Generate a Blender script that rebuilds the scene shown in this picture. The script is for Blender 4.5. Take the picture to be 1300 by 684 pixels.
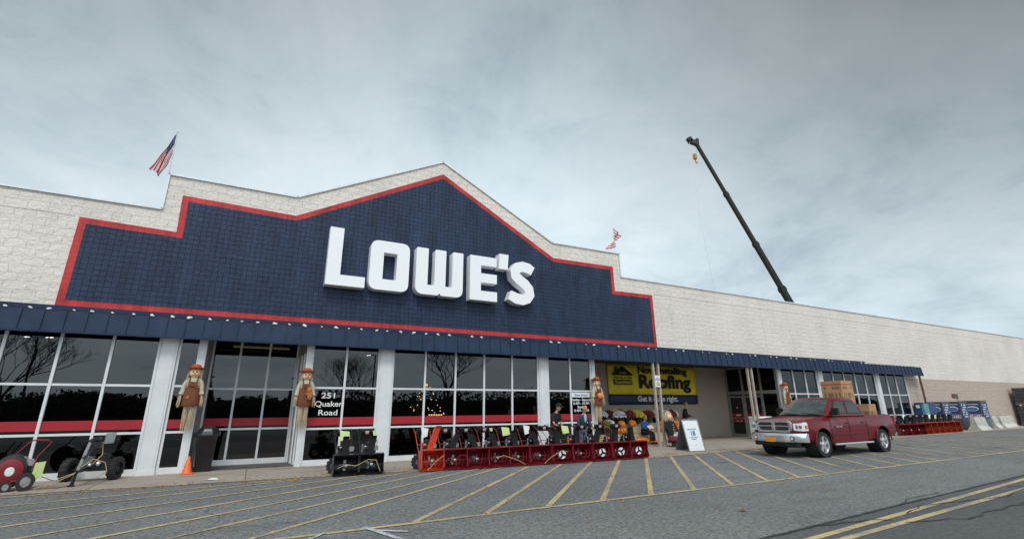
import bpy, bmesh, math, random
from mathutils import Vector, Matrix, noise
random.seed(7)
S = bpy.context.scene
for o in list(bpy.data.objects): bpy.data.objects.remove(o)
COL = S.collection
R = math.radians
PI = math.pi

# ------------------------------------------------------------------ camera
cam = bpy.data.cameras.new('camera'); cam.lens = 16.502; cam.sensor_width = 36; cam.clip_start = .05; cam.clip_end = 3000
cob = bpy.data.objects.new('camera', cam); COL.objects.link(cob); S.camera = cob
yaw, pit, rol = R(27.82465), R(16.60596), R(-.48111)
fw = Vector((math.sin(yaw)*math.cos(pit), math.cos(yaw)*math.cos(pit), math.sin(pit)))
r0 = Vector((math.cos(yaw), -math.sin(yaw), 0)); u0 = r0.cross(fw)
rr = math.cos(rol)*r0 + math.sin(rol)*u0; uu = -math.sin(rol)*r0 + math.cos(rol)*u0
cob.matrix_world = Matrix(((rr.x, uu.x, -fw.x, 0), (rr.y, uu.y, -fw.y, 0), (rr.z, uu.z, -fw.z, 1.62), (0, 0, 0, 1)))

# ------------------------------------------------------------------ sky, sun, exposure
SUN_EL, SUN_AZ = R(52), R(200)       # azimuth from +Y clockwise: behind the camera, a little left
W = bpy.data.worlds.new('World'); S.world = W; W.use_nodes = True
nt = W.node_tree; N = nt.nodes; L = nt.links; N.clear()
out = N.new('ShaderNodeOutputWorld')
sky = N.new('ShaderNodeTexSky'); sky.sky_type = 'NISHITA'; sky.sun_disc = False; sky.sun_elevation = SUN_EL; sky.sun_rotation = SUN_AZ
b1 = N.new('ShaderNodeBackground'); b1.inputs[1].default_value = .08; L.new(sky.outputs[0], b1.inputs[0])
tc = N.new('ShaderNodeTexCoord'); sep = N.new('ShaderNodeSeparateXYZ'); L.new(tc.outputs['Generated'], sep.inputs[0])
def M_(op, a, b=None, c=None, clamp=False):
    n = N.new('ShaderNodeMath'); n.operation = op; n.use_clamp = clamp
    for i, v in enumerate((a, b, c)):
        if v is None: continue
        if isinstance(v, (int, float)): n.inputs[i].default_value = v
        else: L.new(v, n.inputs[i])
    return n.outputs[0]
zc = M_('ADD', M_('MAXIMUM', sep.outputs[2], 0), .22)
cv = N.new('ShaderNodeCombineXYZ'); L.new(M_('DIVIDE', sep.outputs[0], zc), cv.inputs[0]); L.new(M_('DIVIDE', sep.outputs[1], zc), cv.inputs[1])
def NZ(scale, det, rough, dist=0, off=0):
    m = N.new('ShaderNodeMapping'); m.inputs['Location'].default_value = (off, off*.7, 0); L.new(cv.outputs[0], m.inputs[0])
    n = N.new('ShaderNodeTexNoise'); n.inputs['Scale'].default_value = scale; n.inputs['Detail'].default_value = det
    n.inputs['Roughness'].default_value = rough; n.inputs['Distortion'].default_value = dist
    L.new(m.outputs[0], n.inputs['Vector']); return n.outputs[0]
n1 = NZ(1.15, 9, .58, .5, 3.1); n2 = NZ(3.4, 10, .66, .5, 9.3)
cl = M_('ADD', M_('MULTIPLY', n1, .68), M_('MULTIPLY', n2, .32))
ramp = N.new('ShaderNodeValToRGB'); L.new(cl, ramp.inputs[0])
e = ramp.color_ramp.elements; e[0].position = .32; e[0].color = (.42, .52, .59, 1); e[1].position = .64; e[1].color = (.74, .83, .87, 1)
m_ = ramp.color_ramp.elements.new(.47); m_.color = (.60, .705, .76, 1)
# thicker cloud overhead and towards the right, brighter low over the roof and round the hidden sun
dz = M_('MULTIPLY', sep.outputs[2], 1.0)
el = M_('SUBTRACT', 1.12, M_('MULTIPLY', M_('POWER', M_('MAXIMUM', dz, 0.0), 1.6), .95))
el = M_('MAXIMUM', el, .42)
right = M_('MULTIPLY', M_('MAXIMUM', M_('SUBTRACT', sep.outputs[0], .45), 0), M_('MULTIPLY', M_('MAXIMUM', dz, 0), -.7))
el = M_('ADD', el, right)
def lobe(d, p, k):
    v = N.new('ShaderNodeVectorMath'); v.operation = 'DOT_PRODUCT'; L.new(tc.outputs['Generated'], v.inputs[0]); v.inputs[1].default_value = Vector(d).normalized()
    return M_('MULTIPLY', M_('POWER', M_('MAXIMUM', v.outputs['Value'], 0), p), k)
def dirpx(x, y): return rr*((x-650)/596)-uu*((y-342)/596)+fw
el = M_('SUBTRACT', el, lobe(dirpx(-100, -120), 6, .26)); el = M_('SUBTRACT', el, lobe(dirpx(1450, -60), 6, .33))
el = M_('ADD', el, lobe(dirpx(480, 230), 6, .10)); el = M_('MAXIMUM', el, .2)
sd = Vector((math.sin(SUN_AZ)*math.cos(SUN_EL), math.cos(SUN_AZ)*math.cos(SUN_EL), math.sin(SUN_EL)))
dt = N.new('ShaderNodeVectorMath'); dt.operation = 'DOT_PRODUCT'; L.new(tc.outputs['Generated'], dt.inputs[0]); dt.inputs[1].default_value = sd
glow = M_('MULTIPLY', M_('POWER', M_('MAXIMUM', dt.outputs['Value'], 0), 4), 1.1)
b2 = N.new('ShaderNodeBackground'); L.new(ramp.outputs[0], b2.inputs[0]); L.new(M_('MULTIPLY', M_('ADD', el, glow), 1.30), b2.inputs[1])
mx = N.new('ShaderNodeMixShader'); mx.inputs[0].default_value = .93; L.new(b1.outputs[0], mx.inputs[1]); L.new(b2.outputs[0], mx.inputs[2])
L.new(mx.outputs[0], out.inputs[0])
sl = bpy.data.lights.new('sun', 'SUN'); sl.energy = 1.5; sl.angle = R(16); sl.color = (1, .95, .88)
so = bpy.data.objects.new('sun', sl); COL.objects.link(so); so.rotation_euler = (-sd).to_track_quat('-Z', 'Y').to_euler(); so.location = (-10, -20, 30)
S.view_settings.view_transform = 'Standard'; S.view_settings.look = 'None'; S.view_settings.gamma = 1; S.view_settings.exposure = 0
S.view_settings.use_curve_mapping = False
S.render.engine = 'CYCLES'
S.cycles.max_bounces = 8; S.cycles.transparent_max_bounces = 12; S.cycles.glossy_bounces = 4

# ------------------------------------------------------------------ materials
def mat(name, col, rough=.6, metal=0, var=.12, vs=3, bump=0, bs=60, coat=0, col2=None, spec=.5, stretch=None, rvar=0):
    m = bpy.data.materials.new(name); m.use_nodes = True; t = m.node_tree; p = t.nodes['Principled BSDF']
    p.inputs['Roughness'].default_value = rough; p.inputs['Metallic'].default_value = metal
    p.inputs['Coat Weight'].default_value = coat; p.inputs['Coat Roughness'].default_value = .06
    p.inputs['Specular IOR Level'].default_value = spec
    tc = t.nodes.new('ShaderNodeTexCoord'); src = tc.outputs['Object']
    if stretch:
        mp = t.nodes.new('ShaderNodeMapping'); mp.inputs['Scale'].default_value = stretch; t.links.new(src, mp.inputs[0]); src = mp.outputs[0]
    n = t.nodes.new('ShaderNodeTexNoise'); n.inputs['Scale'].default_value = vs; n.inputs['Detail'].default_value = 6; n.inputs['Roughness'].default_value = .62
    t.links.new(src, n.inputs['Vector'])
    rp = t.nodes.new('ShaderNodeValToRGB'); t.links.new(n.outputs[0], rp.inputs[0])
    c2 = col2 or tuple(min(1, c*(1+var)) for c in col); c1 = col if col2 else tuple(c*(1-var) for c in col)
    rp.color_ramp.elements[0].position = .36; rp.color_ramp.elements[0].color = (*c1, 1)
    rp.color_ramp.elements[1].position = .64; rp.color_ramp.elements[1].color = (*c2, 1)
    t.links.new(rp.outputs[0], p.inputs['Base Color'])
    if rvar:
        mr = t.nodes.new('ShaderNodeMapRange'); mr.inputs[3].default_value = max(0, rough-rvar); mr.inputs[4].default_value = min(1, rough+rvar)
        t.links.new(n.outputs[0], mr.inputs[0]); t.links.new(mr.outputs[0], p.inputs['Roughness'])
    if bump:
        nb = t.nodes.new('ShaderNodeTexNoise'); nb.inputs['Scale'].default_value = bs; nb.inputs['Detail'].default_value = 5
        t.links.new(src, nb.inputs['Vector'])
        b = t.nodes.new('ShaderNodeBump'); b.inputs['Strength'].default_value = bump; b.inputs['Distance'].default_value = .02
        t.links.new(nb.outputs[0], b.inputs['Height']); t.links.new(b.outputs[0], p.inputs['Normal'])
    return m
def emis(name, col, s):
    m = bpy.data.materials.new(name); m.use_nodes = True; p = m.node_tree.nodes['Principled BSDF']
    p.inputs['Base Color'].default_value = (*col, 1); p.inputs['Emission Color'].default_value = (*col, 1); p.inputs['Emission Strength'].default_value = s
    return m
def nd(t, kind, **kw):
    n = t.nodes.new(kind)
    for k, v in kw.items():
        if k in n.inputs: n.inputs[k].default_value = v
        else: setattr(n, k, v)
    return n
def glassmat(name, tint, boost=1.0, rough=.0):
    m = bpy.data.materials.new(name); m.use_nodes = True; t = m.node_tree; t.nodes.clear()
    o = t.nodes.new('ShaderNodeOutputMaterial'); tr = t.nodes.new('ShaderNodeBsdfTransparent'); tr.inputs[0].default_value = (*tint, 1)
    g = t.nodes.new('ShaderNodeBsdfGlossy'); g.inputs['Roughness'].default_value = rough; g.inputs[0].default_value = (.93, .97, 1, 1)
    f = t.nodes.new('ShaderNodeFresnel'); f.inputs[0].default_value = 1.5
    k = t.nodes.new('ShaderNodeMath'); k.operation = 'MULTIPLY'; k.inputs[1].default_value = boost; k.use_clamp = True
    x = t.nodes.new('ShaderNodeMixShader'); t.links.new(f.outputs[0], k.inputs[0]); t.links.new(k.outputs[0], x.inputs[0])
    t.links.new(tr.outputs[0], x.inputs[1]); t.links.new(g.outputs[0], x.inputs[2]); t.links.new(x.outputs[0], o.inputs[0])
    # slight waviness of real panes
    tcn = t.nodes.new('ShaderNodeTexCoord'); nz = nd(t, 'ShaderNodeTexNoise', Scale=.9, Detail=1.0); t.links.new(tcn.outputs['Object'], nz.inputs['Vector'])
    b = nd(t, 'ShaderNodeBump', Strength=.035, Distance=.05); t.links.new(nz.outputs[0], b.inputs['Height']); t.links.new(b.outputs[0], g.inputs['Normal'])
    return m

def wallmat(name, light, dark, split=None, lower=None, relief=1.0):
    """painted split-face block: irregular broken faces, courses, cracks between blocks"""
    m = bpy.data.materials.new(name); m.use_nodes = True; t = m.node_tree; p = t.nodes['Principled BSDF']; l = t.links
    p.inputs['Roughness'].default_value = .85
    tc = t.nodes.new('ShaderNodeTexCoord'); sp = t.nodes.new('ShaderNodeSeparateXYZ'); l.new(tc.outputs['Object'], sp.inputs[0])
    cb = t.nodes.new('ShaderNodeCombineXYZ'); ad = nd(t, 'ShaderNodeMath', operation='ADD'); l.new(sp.outputs[0], ad.inputs[0]); l.new(sp.outputs[1], ad.inputs[1])
    l.new(ad.outputs[0], cb.inputs[0]); l.new(sp.outputs[2], cb.inputs[1])
    warp = nd(t, 'ShaderNodeTexNoise', Scale=2.2, Detail=3.0); l.new(cb.outputs[0], warp.inputs['Vector'])
    mixv = nd(t, 'ShaderNodeMix', data_type='VECTOR'); mixv.inputs[0].default_value = .09; l.new(cb.outputs[0], mixv.inputs[4]); l.new(warp.outputs['Color'], mixv.inputs[5])
    br = nd(t, 'ShaderNodeTexBrick', Scale=1.0); br.inputs['Brick Width'].default_value = .42; br.inputs['Row Height'].default_value = .21
    br.inputs['Mortar Size'].default_value = .007; br.inputs['Mortar Smooth'].default_value = .6
    br.inputs['Color1'].default_value = (.7, .7, .7, 1); br.inputs['Color2'].default_value = (1, 1, 1, 1); br.inputs['Mortar'].default_value = (.25, .25, .25, 1)
    l.new(mixv.outputs[1], br.inputs['Vector'])
    n1 = nd(t, 'ShaderNodeTexNoise', Scale=5.0, Detail=8.0, Roughness=.62, Distortion=.6); l.new(cb.outputs[0], n1.inputs['Vector'])
    n2 = nd(t, 'ShaderNodeTexNoise', Scale=.45, Detail=5.0); l.new(cb.outputs[0], n2.inputs['Vector'])
    vo = nd(t, 'ShaderNodeTexVoronoi', Scale=2.6, feature='DISTANCE_TO_EDGE'); l.new(mixv.outputs[1], vo.inputs['Vector'])
    vr = nd(t, 'ShaderNodeMapRange'); vr.inputs[1].default_value = 0; vr.inputs[2].default_value = .03; l.new(vo.outputs[0], vr.inputs[0])
    rp = t.nodes.new('ShaderNodeValToRGB'); l.new(n2.outputs[0], rp.inputs[0])
    rp.color_ramp.elements[0].position = .3; rp.color_ramp.elements[0].color = (*dark, 1); rp.color_ramp.elements[1].position = .65; rp.color_ramp.elements[1].color = (*light, 1)
    colr = rp.outputs[0]
    if split is not None:
        rl = t.nodes.new('ShaderNodeValToRGB'); l.new(n1.outputs[0], rl.inputs[0])
        rl.color_ramp.elements[0].position = .35; rl.color_ramp.elements[0].color = tuple(c*.8 for c in lower)+(1,); rl.color_ramp.elements[1].position = .65; rl.color_ramp.elements[1].color = (*lower, 1)
        gt = nd(t, 'ShaderNodeMath', operation='LESS_THAN'); l.new(sp.outputs[2], gt.inputs[0]); gt.inputs[1].default_value = split
        mc = nd(t, 'ShaderNodeMix', data_type='RGBA'); l.new(gt.outputs[0], mc.inputs[0]); l.new(colr, mc.inputs[6]); l.new(rl.outputs[0], mc.inputs[7]); colr = mc.outputs[2]
    ml = nd(t, 'ShaderNodeMix', data_type='RGBA', blend_type='MULTIPLY'); ml.inputs[0].default_value = .10; l.new(colr, ml.inputs[6]); l.new(br.outputs[0], ml.inputs[7])
    smp = nd(t, 'ShaderNodeMapping'); smp.inputs['Scale'].default_value = (3.2, .22, 1); l.new(cb.outputs[0], smp.inputs[0])
    sn = nd(t, 'ShaderNodeTexNoise', Scale=1.0, Detail=6.0, Roughness=.7); l.new(smp.outputs[0], sn.inputs['Vector'])
    sr = nd(t, 'ShaderNodeMapRange'); sr.inputs[1].default_value = .52; sr.inputs[2].default_value = .78; sr.inputs[4].default_value = .32; l.new(sn.outputs[0], sr.inputs[0])
    ms = nd(t, 'ShaderNodeMix', data_type='RGBA'); l.new(sr.outputs[0], ms.inputs[0]); l.new(ml.outputs[2], ms.inputs[6]); ms.inputs[7].default_value = (.42, .37, .33, 1); ml = ms
    # chipped paint spots showing grey block
    chp = nd(t, 'ShaderNodeTexNoise', Scale=1.6, Detail=7.0, Roughness=.75); l.new(cb.outputs[0], chp.inputs['Vector'])
    cr = nd(t, 'ShaderNodeMapRange'); cr.inputs[1].default_value = .735; cr.inputs[2].default_value = .76; l.new(chp.outputs[0], cr.inputs[0])
    mk = nd(t, 'ShaderNodeMix', data_type='RGBA'); l.new(cr.outputs[0], mk.inputs[0]); l.new(ml.outputs[2], mk.inputs[6]); mk.inputs[7].default_value = (.2, .2, .2, 1)
    l.new(mk.outputs[2], p.inputs['Base Color'])
    # height
    h1 = nd(t, 'ShaderNodeMath', operation='MULTIPLY'); l.new(n1.outputs[0], h1.inputs[0]); h1.inputs[1].default_value = 1.0
    h2 = nd(t, 'ShaderNodeMath', operation='MULTIPLY_ADD'); l.new(br.outputs['Fac'], h2.inputs[0]); h2.inputs[1].default_value = -.22; l.new(h1.outputs[0], h2.inputs[2])
    h3 = nd(t, 'ShaderNodeMath', operation='MULTIPLY_ADD'); l.new(vr.outputs[0], h3.inputs[0]); h3.inputs[1].default_value = .10; l.new(h2.outputs[0], h3.inputs[2])
    b = nd(t, 'ShaderNodeBump', Strength=.8*relief, Distance=.065); l.new(h3.outputs[0], b.inputs['Height']); l.new(b.outputs[0], p.inputs['Normal'])
    return m

def tilemat(name, c1, c2, mortar, size=.158, relief=1.0):
    m = bpy.data.materials.new(name); m.use_nodes = True; t = m.node_tree; p = t.nodes['Principled BSDF']; l = t.links
    p.inputs['Roughness'].default_value = .5; p.inputs['Specular IOR Level'].default_value = .3
    tc = t.nodes.new('ShaderNodeTexCoord'); sp = t.nodes.new('ShaderNodeSeparateXYZ'); l.new(tc.outputs['Object'], sp.inputs[0])
    cb = t.nodes.new('ShaderNodeCombineXYZ'); l.new(sp.outputs[0], cb.inputs[0]); l.new(sp.outputs[2], cb.inputs[1])
    br = nd(t, 'ShaderNodeTexBrick', Scale=1.0, offset=0.0); br.inputs['Brick Width'].default_value = size; br.inputs['Row Height'].default_value = size
    br.inputs['Mortar Size'].default_value = .007; br.inputs['Mortar Smooth'].default_value = .5
    br.inputs['Color1'].default_value = (*c1, 1); br.inputs['Color2'].default_value = (*c2, 1); br.inputs['Mortar'].default_value = (*mortar, 1)
    l.new(cb.outputs[0], br.inputs['Vector'])
    n1 = nd(t, 'ShaderNodeTexNoise', Scale=9.0, Detail=6.0, Roughness=.6); l.new(cb.outputs[0], n1.inputs['Vector'])
    smp = nd(t, 'ShaderNodeMapping'); smp.inputs['Scale'].default_value = (2.2, .5, 1); l.new(cb.outputs[0], smp.inputs[0])
    n2 = nd(t, 'ShaderNodeTexNoise', Scale=.8, Detail=8.0, Roughness=.7); l.new(smp.outputs[0], n2.inputs['Vector'])
    # uneven depth of the joints
    mr = nd(t, 'ShaderNodeMapRange'); mr.inputs[1].default_value = .35; mr.inputs[2].default_value = .65; mr.inputs[3].default_value = .70; mr.inputs[4].default_value = 1.38; l.new(n2.outputs[0], mr.inputs[0])
    vm = nd(t, 'ShaderNodeVectorMath', operation='SCALE'); l.new(br.outputs[0], vm.inputs[0]); l.new(mr.outputs[0], vm.inputs['Scale']); l.new(vm.outputs[0], p.inputs['Base Color'])
    h = nd(t, 'ShaderNodeMath', operation='MULTIPLY_ADD'); l.new(br.outputs['Fac'], h.inputs[0]); h.inputs[1].default_value = -.8; l.new(n1.outputs[0], h.inputs[2])
    b = nd(t, 'ShaderNodeBump', Strength=.7*relief, Distance=.03); l.new(h.outputs[0], b.inputs['Height']); l.new(b.outputs[0], p.inputs['Normal'])
    return m

def groundmat(name, a, b_, speck, sc=1.0, stain=(.03, .03, .03), stainamt=.5, joints=None):
    m = bpy.data.materials.new(name); m.use_nodes = True; t = m.node_tree; p = t.nodes['Principled BSDF']; l = t.links
    p.inputs['Roughness'].default_value = .88; p.inputs['Specular IOR Level'].default_value = .35
    tc = t.nodes.new('ShaderNodeTexCoord'); V = tc.outputs['Object']
    big = nd(t, 'ShaderNodeTexNoise', Scale=.18*sc, Detail=6.0, Roughness=.6); l.new(V, big.inputs['Vector'])
    mp = nd(t, 'ShaderNodeMapping'); mp.inputs['Scale'].default_value = (.25, 1, 1); l.new(V, mp.inputs[0])
    mid = nd(t, 'ShaderNodeTexNoise', Scale=1.1*sc, Detail=8.0, Roughness=.7); l.new(mp.outputs[0], mid.inputs['Vector'])
    fine = nd(t, 'ShaderNodeTexNoise', Scale=15*sc, Detail=5.0, Roughness=.8); l.new(V, fine.inputs['Vector'])
    vor = nd(t, 'ShaderNodeTexVoronoi', Scale=38*sc); l.new(V, vor.inputs['Vector'])
    r = t.nodes.new('ShaderNodeValToRGB'); l.new(big.outputs[0], r.inputs[0]); r.color_ramp.elements[0].position = .3; r.color_ramp.elements[0].color = (*a, 1); r.color_ramp.elements[1].position = .7; r.color_ramp.elements[1].color = (*b_, 1)
    f = nd(t, 'ShaderNodeMapRange'); f.inputs[1].default_value = .3; f.inputs[2].default_value = .7; f.inputs[3].default_value = 1-speck; f.inputs[4].default_value = 1+speck; l.new(fine.outputs[0], f.inputs[0])
    f2 = nd(t, 'ShaderNodeMapRange'); f2.inputs[1].default_value = .0; f2.inputs[2].default_value = .9; f2.inputs[3].default_value = 1-speck*.6; f2.inputs[4].default_value = 1+speck*.6; l.new(vor.outputs['Color'], f2.inputs[0])
    mu = nd(t, 'ShaderNodeMath', operation='MULTIPLY'); l.new(f.outputs[0], mu.inputs[0]); l.new(f2.outputs[0], mu.inputs[1])
    vm = nd(t, 'ShaderNodeVectorMath', operation='SCALE'); l.new(r.outputs[0], vm.inputs[0]); l.new(mu.outputs[0], vm.inputs['Scale'])
    st = nd(t, 'ShaderNodeMapRange'); st.inputs[1].default_value = .52; st.inputs[2].default_value = .72; st.inputs[4].default_value = stainamt; l.new(mid.outputs[0], st.inputs[0])
    mx = nd(t, 'ShaderNodeMix', data_type='RGBA'); l.new(st.outputs[0], mx.inputs[0]); l.new(vm.outputs[0], mx.inputs[6]); mx.inputs[7].default_value = (*stain, 1)
    cur = mx.outputs[2]
    wn = nd(t, 'ShaderNodeTexNoise', Scale=.9, Detail=5.0); l.new(V, wn.inputs['Vector'])
    wm = nd(t, 'ShaderNodeMix', data_type='VECTOR'); wm.inputs[0].default_value = .35; l.new(V, wm.inputs[4]); l.new(wn.outputs['Color'], wm.inputs[5])
    ve = nd(t, 'ShaderNodeTexVoronoi', Scale=.30, feature='DISTANCE_TO_EDGE'); l.new(wm.outputs[1], ve.inputs['Vector'])
    vr_ = nd(t, 'ShaderNodeMapRange'); vr_.inputs[1].default_value = .0; vr_.inputs[2].default_value = .0045; vr_.inputs[3].default_value = .75; vr_.inputs[4].default_value = 0; l.new(ve.outputs[0], vr_.inputs[0])
    mk_ = nd(t, 'ShaderNodeMapRange'); mk_.inputs[1].default_value = .50; mk_.inputs[2].default_value = .58; l.new(big.outputs[0], mk_.inputs[0])
    pr = nd(t, 'ShaderNodeMath', operation='MULTIPLY'); l.new(vr_.outputs[0], pr.inputs[0]); l.new(mk_.outputs[0], pr.inputs[1])
    m2 = nd(t, 'ShaderNodeMix', data_type='RGBA'); l.new(pr.outputs[0], m2.inputs[0]); l.new(cur, m2.inputs[6]); m2.inputs[7].default_value = (.04, .04, .042, 1)
    # oil drips
    vs_ = nd(t, 'ShaderNodeTexVoronoi', Scale=.55); l.new(wm.outputs[1], vs_.inputs['Vector'])
    od = nd(t, 'ShaderNodeMapRange'); od.inputs[1].default_value = .04; od.inputs[2].default_value = .13; od.inputs[3].default_value = .6; od.inputs[4].default_value = 0; l.new(vs_.outputs['Distance'], od.inputs[0])
    m3 = nd(t, 'ShaderNodeMix', data_type='RGBA'); l.new(od.outputs[0], m3.inputs[0]); l.new(m2.outputs[2], m3.inputs[6]); m3.inputs[7].default_value = (.06, .06, .062, 1)
    cur = m3.outputs[2]
    if joints:
        br = nd(t, 'ShaderNodeTexBrick', Scale=1.0, offset=0.0); br.inputs['Brick Width'].default_value = joints[0]; br.inputs['Row Height'].default_value = joints[1]
        br.inputs['Mortar Size'].default_value = .012; br.inputs['Color1'].default_value = (.86, .86, .86, 1); br.inputs['Color2'].default_value = (1.0, 1.0, 1.0, 1); br.inputs['Mortar'].default_value = (.35, .33, .3, 1); l.new(V, br.inputs['Vector'])
        mj = nd(t, 'ShaderNodeMix', data_type='RGBA', blend_type='MULTIPLY'); mj.inputs[0].default_value = 1; l.new(cur, mj.inputs[6]); l.new(br.outputs[0], mj.inputs[7]); cur = mj.outputs[2]
    l.new(cur, p.inputs['Base Color'])
    b = nd(t, 'ShaderNodeBump', Strength=.55, Distance=.012); l.new(fine.outputs[0], b.inputs['Height']); l.new(b.outputs[0], p.inputs['Normal'])
    return m
def paintmat(name, col, under, wear=.52):
    m = bpy.data.materials.new(name); m.use_nodes = True; t = m.node_tree; p = t.nodes['Principled BSDF']; l = t.links
    p.inputs['Roughness'].default_value = .8
    tc = t.nodes.new('ShaderNodeTexCoord')
    n = nd(t, 'ShaderNodeTexNoise', Scale=14.0, Detail=8.0, Roughness=.75); l.new(tc.outputs['Object'], n.inputs['Vector'])
    n3 = nd(t, 'ShaderNodeTexNoise', Scale=.8, Detail=3.0); l.new(tc.outputs['Object'], n3.inputs['Vector'])
    ad = nd(t, 'ShaderNodeMath', operation='MULTIPLY_ADD'); l.new(n3.outputs[0], ad.inputs[0]); ad.inputs[1].default_value = .5; l.new(n.outputs[0], ad.inputs[2])
    r = nd(t, 'ShaderNodeMapRange'); r.inputs[1].default_value = wear+.19; r.inputs[2].default_value = wear+.36; l.new(ad.outputs[0], r.inputs[0])
    mx = nd(t, 'ShaderNodeMix', data_type='RGBA'); l.new(r.outputs[0], mx.inputs[0]); mx.inputs[6].default_value = (*col, 1); mx.inputs[7].default_value = (*under, 1)
    l.new(mx.outputs[2], p.inputs['Base Color']); return m

M = {}
M['wall'] = wallmat('painted_split_block', (.84, .765, .695), (.74, .675, .61), split=3.5, lower=(.58, .465, .39))
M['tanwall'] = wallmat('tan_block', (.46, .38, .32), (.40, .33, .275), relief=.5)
M['tile'] = tilemat('navy_scored_block', (.021, .037, .080), (.017, .031, .067), (.006, .010, .024))
M['redblock'] = tilemat('red_scored_block', (.50, .042, .042), (.45, .036, .038), (.36, .028, .03), relief=.5)
M['asphalt'] = groundmat('worn_asphalt', (.135, .138, .143), (.200, .202, .204), .62, stain=(.075, .075, .078), stainamt=.6)
M['oldroad'] = groundmat('old_road_asphalt', (.085, .087, .088), (.115, .117, .118), .38, stain=(.045, .045, .045), stainamt=.5)
M['walk'] = groundmat('stained_concrete_walk', (.34, .285, .235), (.45, .385, .325), .22, sc=1.2, stain=(.12, .095, .075), stainamt=.7, joints=(3.1, 50))
M['yellow'] = paintmat('worn_yellow_paint', (.55, .42, .21), (.22, .205, .17), .50)
M['whitepaint'] = paintmat('worn_white_paint', (.50, .52, .54), (.2, .2, .21), .5)
M['tar'] = mat('tar_sealer', (.035, .036, .040), .7, var=.3, vs=8)
M['white'] = mat('white_painted_metal', (.70, .71, .72), .45, var=.06, vs=2, bump=.15, bs=5)
M['letter'] = mat('white_letter_acrylic', (.92, .93, .94), .35, var=.015, vs=1)
M['alum'] = mat('grey_aluminium', (.36, .36, .35), .4, metal=.4, var=.15, vs=4)
M['navy'] = mat('navy_sheet_metal', (.018, .034, .074), .55, var=.16, vs=1.6, spec=.25, bump=.25, bs=2.5)
M['darkgap'] = mat('dark_soffit', (.02, .022, .03), .7)
M['soffit'] = mat('soffit_panels', (.42, .39, .35), .8)
M['coping'] = mat('white_metal_coping', (.78, .80, .82), .4, var=.05)
M['roof'] = mat('roof_membrane', (.3, .3, .3), .9)
M['glass'] = glassmat('tinted_store_glass', (.09, .10, .10), 1.85)
M['glassdark'] = glassmat('dark_store_glass', (.10, .10, .10), .8)
M['autoglass'] = glassmat('windscreen_glass', (.45, .5, .48), 2.2)
M['autoglassdark'] = glassmat('privacy_glass', (.05, .055, .06), 1.6)
M['stripe'] = mat('red_vinyl', (.36, .010, .02), .5, var=.05)
M['inside'] = mat('store_interior', (.05, .048, .045), .9, var=.4, vs=.6)
M['insidefloor'] = mat('store_floor', (.09, .085, .08), .5)
M['black'] = mat('black_plastic', (.010, .010, .011), .45, var=.3)
M['blackp'] = mat('black_paint', (.012, .012, .014), .3, var=.2, coat=.3)
M['rubber'] = mat('rubber', (.022, .021, .02), .85, var=.25, vs=12, bump=.3, bs=40)
M['machred'] = mat('machine_red_paint', (.20, .006, .013), .42, var=.15, vs=6, coat=.25)
M['machor'] = mat('machine_orange_paint', (.42, .055, .014), .45, var=.12, vs=6, coat=.2)
M['orangered'] = mat('orange_red_paint', (.55, .045, .015), .4, var=.1, vs=6, coat=.2)
M['steel'] = mat('bare_steel', (.5, .5, .5), .35, metal=.9, var=.15, vs=10)
M['chrome'] = mat('chrome', (.82, .83, .85), .22, metal=.75, var=.03)
M['tag'] = mat('lime_tag', (.60, .70, .30), .7, var=.05)
M['paper'] = mat('white_paper', (.75, .77, .74), .7, var=.04)
M['trk'] = mat('burgundy_car_paint', (.135, .003, .008), .36, var=.05, vs=1.5, coat=.4, spec=.3)
M['rope'] = mat('tan_cord', (.45, .34, .2), .9)
M['straw'] = mat('straw', (.56, .43, .28), .9, var=.35, vs=30, bump=.6, bs=60)
M['skinc'] = mat('cloth_face', (.86, .58, .34), .8, var=.05)
M['hatc'] = mat('felt_hat', (.42, .09, .03), .85, var=.2, vs=12)
M['overall'] = mat('brown_corduroy', (.17, .055, .025), .9, var=.25, vs=18, bump=.3, bs=80)
M['plaid'] = mat('pale_plaid_cloth', (.36, .30, .22), .9, vs=22, col2=(.62, .58, .46))
M['patch'] = mat('rust_patch', (.42, .14, .05), .9)
M['skin'] = mat('skin', (.52, .29, .20), .55, var=.06, vs=8)
M['hair'] = mat('brown_hair', (.05, .03, .018), .7, var=.3, vs=40)
M['blond'] = mat('blond_hair', (.34, .22, .10), .7, var=.3, vs=40)
M['shirtk'] = mat('black_cotton', (.014, .014, .016), .9, var=.2, vs=10, bump=.3, bs=12)
M['jacket'] = mat('navy_jacket', (.035, .05, .085), .85, var=.2, vs=10, bump=.3, bs=12)
M['bluec'] = mat('blue_cloth', (.04, .11, .32), .85, var=.2, vs=10)
M['lightshirt'] = mat('pale_blue_shirt', (.42, .50, .58), .85, var=.1)
M['denim'] = mat('denim', (.10, .14, .21), .9, var=.2, vs=14)
M['pump'] = mat('pumpkin_skin', (.80, .24, .035), .5, var=.18, vs=5, bump=.1, bs=20)
M['stem'] = mat('dry_stem', (.16, .13, .06), .9)
M['hay'] = mat('hay', (.58, .47, .30), .95, var=.4, vs=24, bump=.9, bs=60, stretch=(1, 1, 5))
M['leafg'] = mat('dark_leaves', (.028, .055, .022), .7, var=.4, vs=20)
M['pot'] = mat('dark_green_pot', (.02, .035, .025), .6)
for k, c in dict(fwhite=(.85, .84, .78), fyellow=(.78, .64, .08), fmaroon=(.20, .02, .035), fbronze=(.42, .13, .03), fgreen=(.22, .26, .07), fpurple=(.48, .22, .50)).items():
    M[k] = mat('petals_'+k[1:], c, .8, var=.25, vs=20)
M['banner'] = mat('yellow_banner_vinyl', (.86, .70, .03), .6, var=.12, vs=1.2, bump=.4, bs=1.5)
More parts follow.
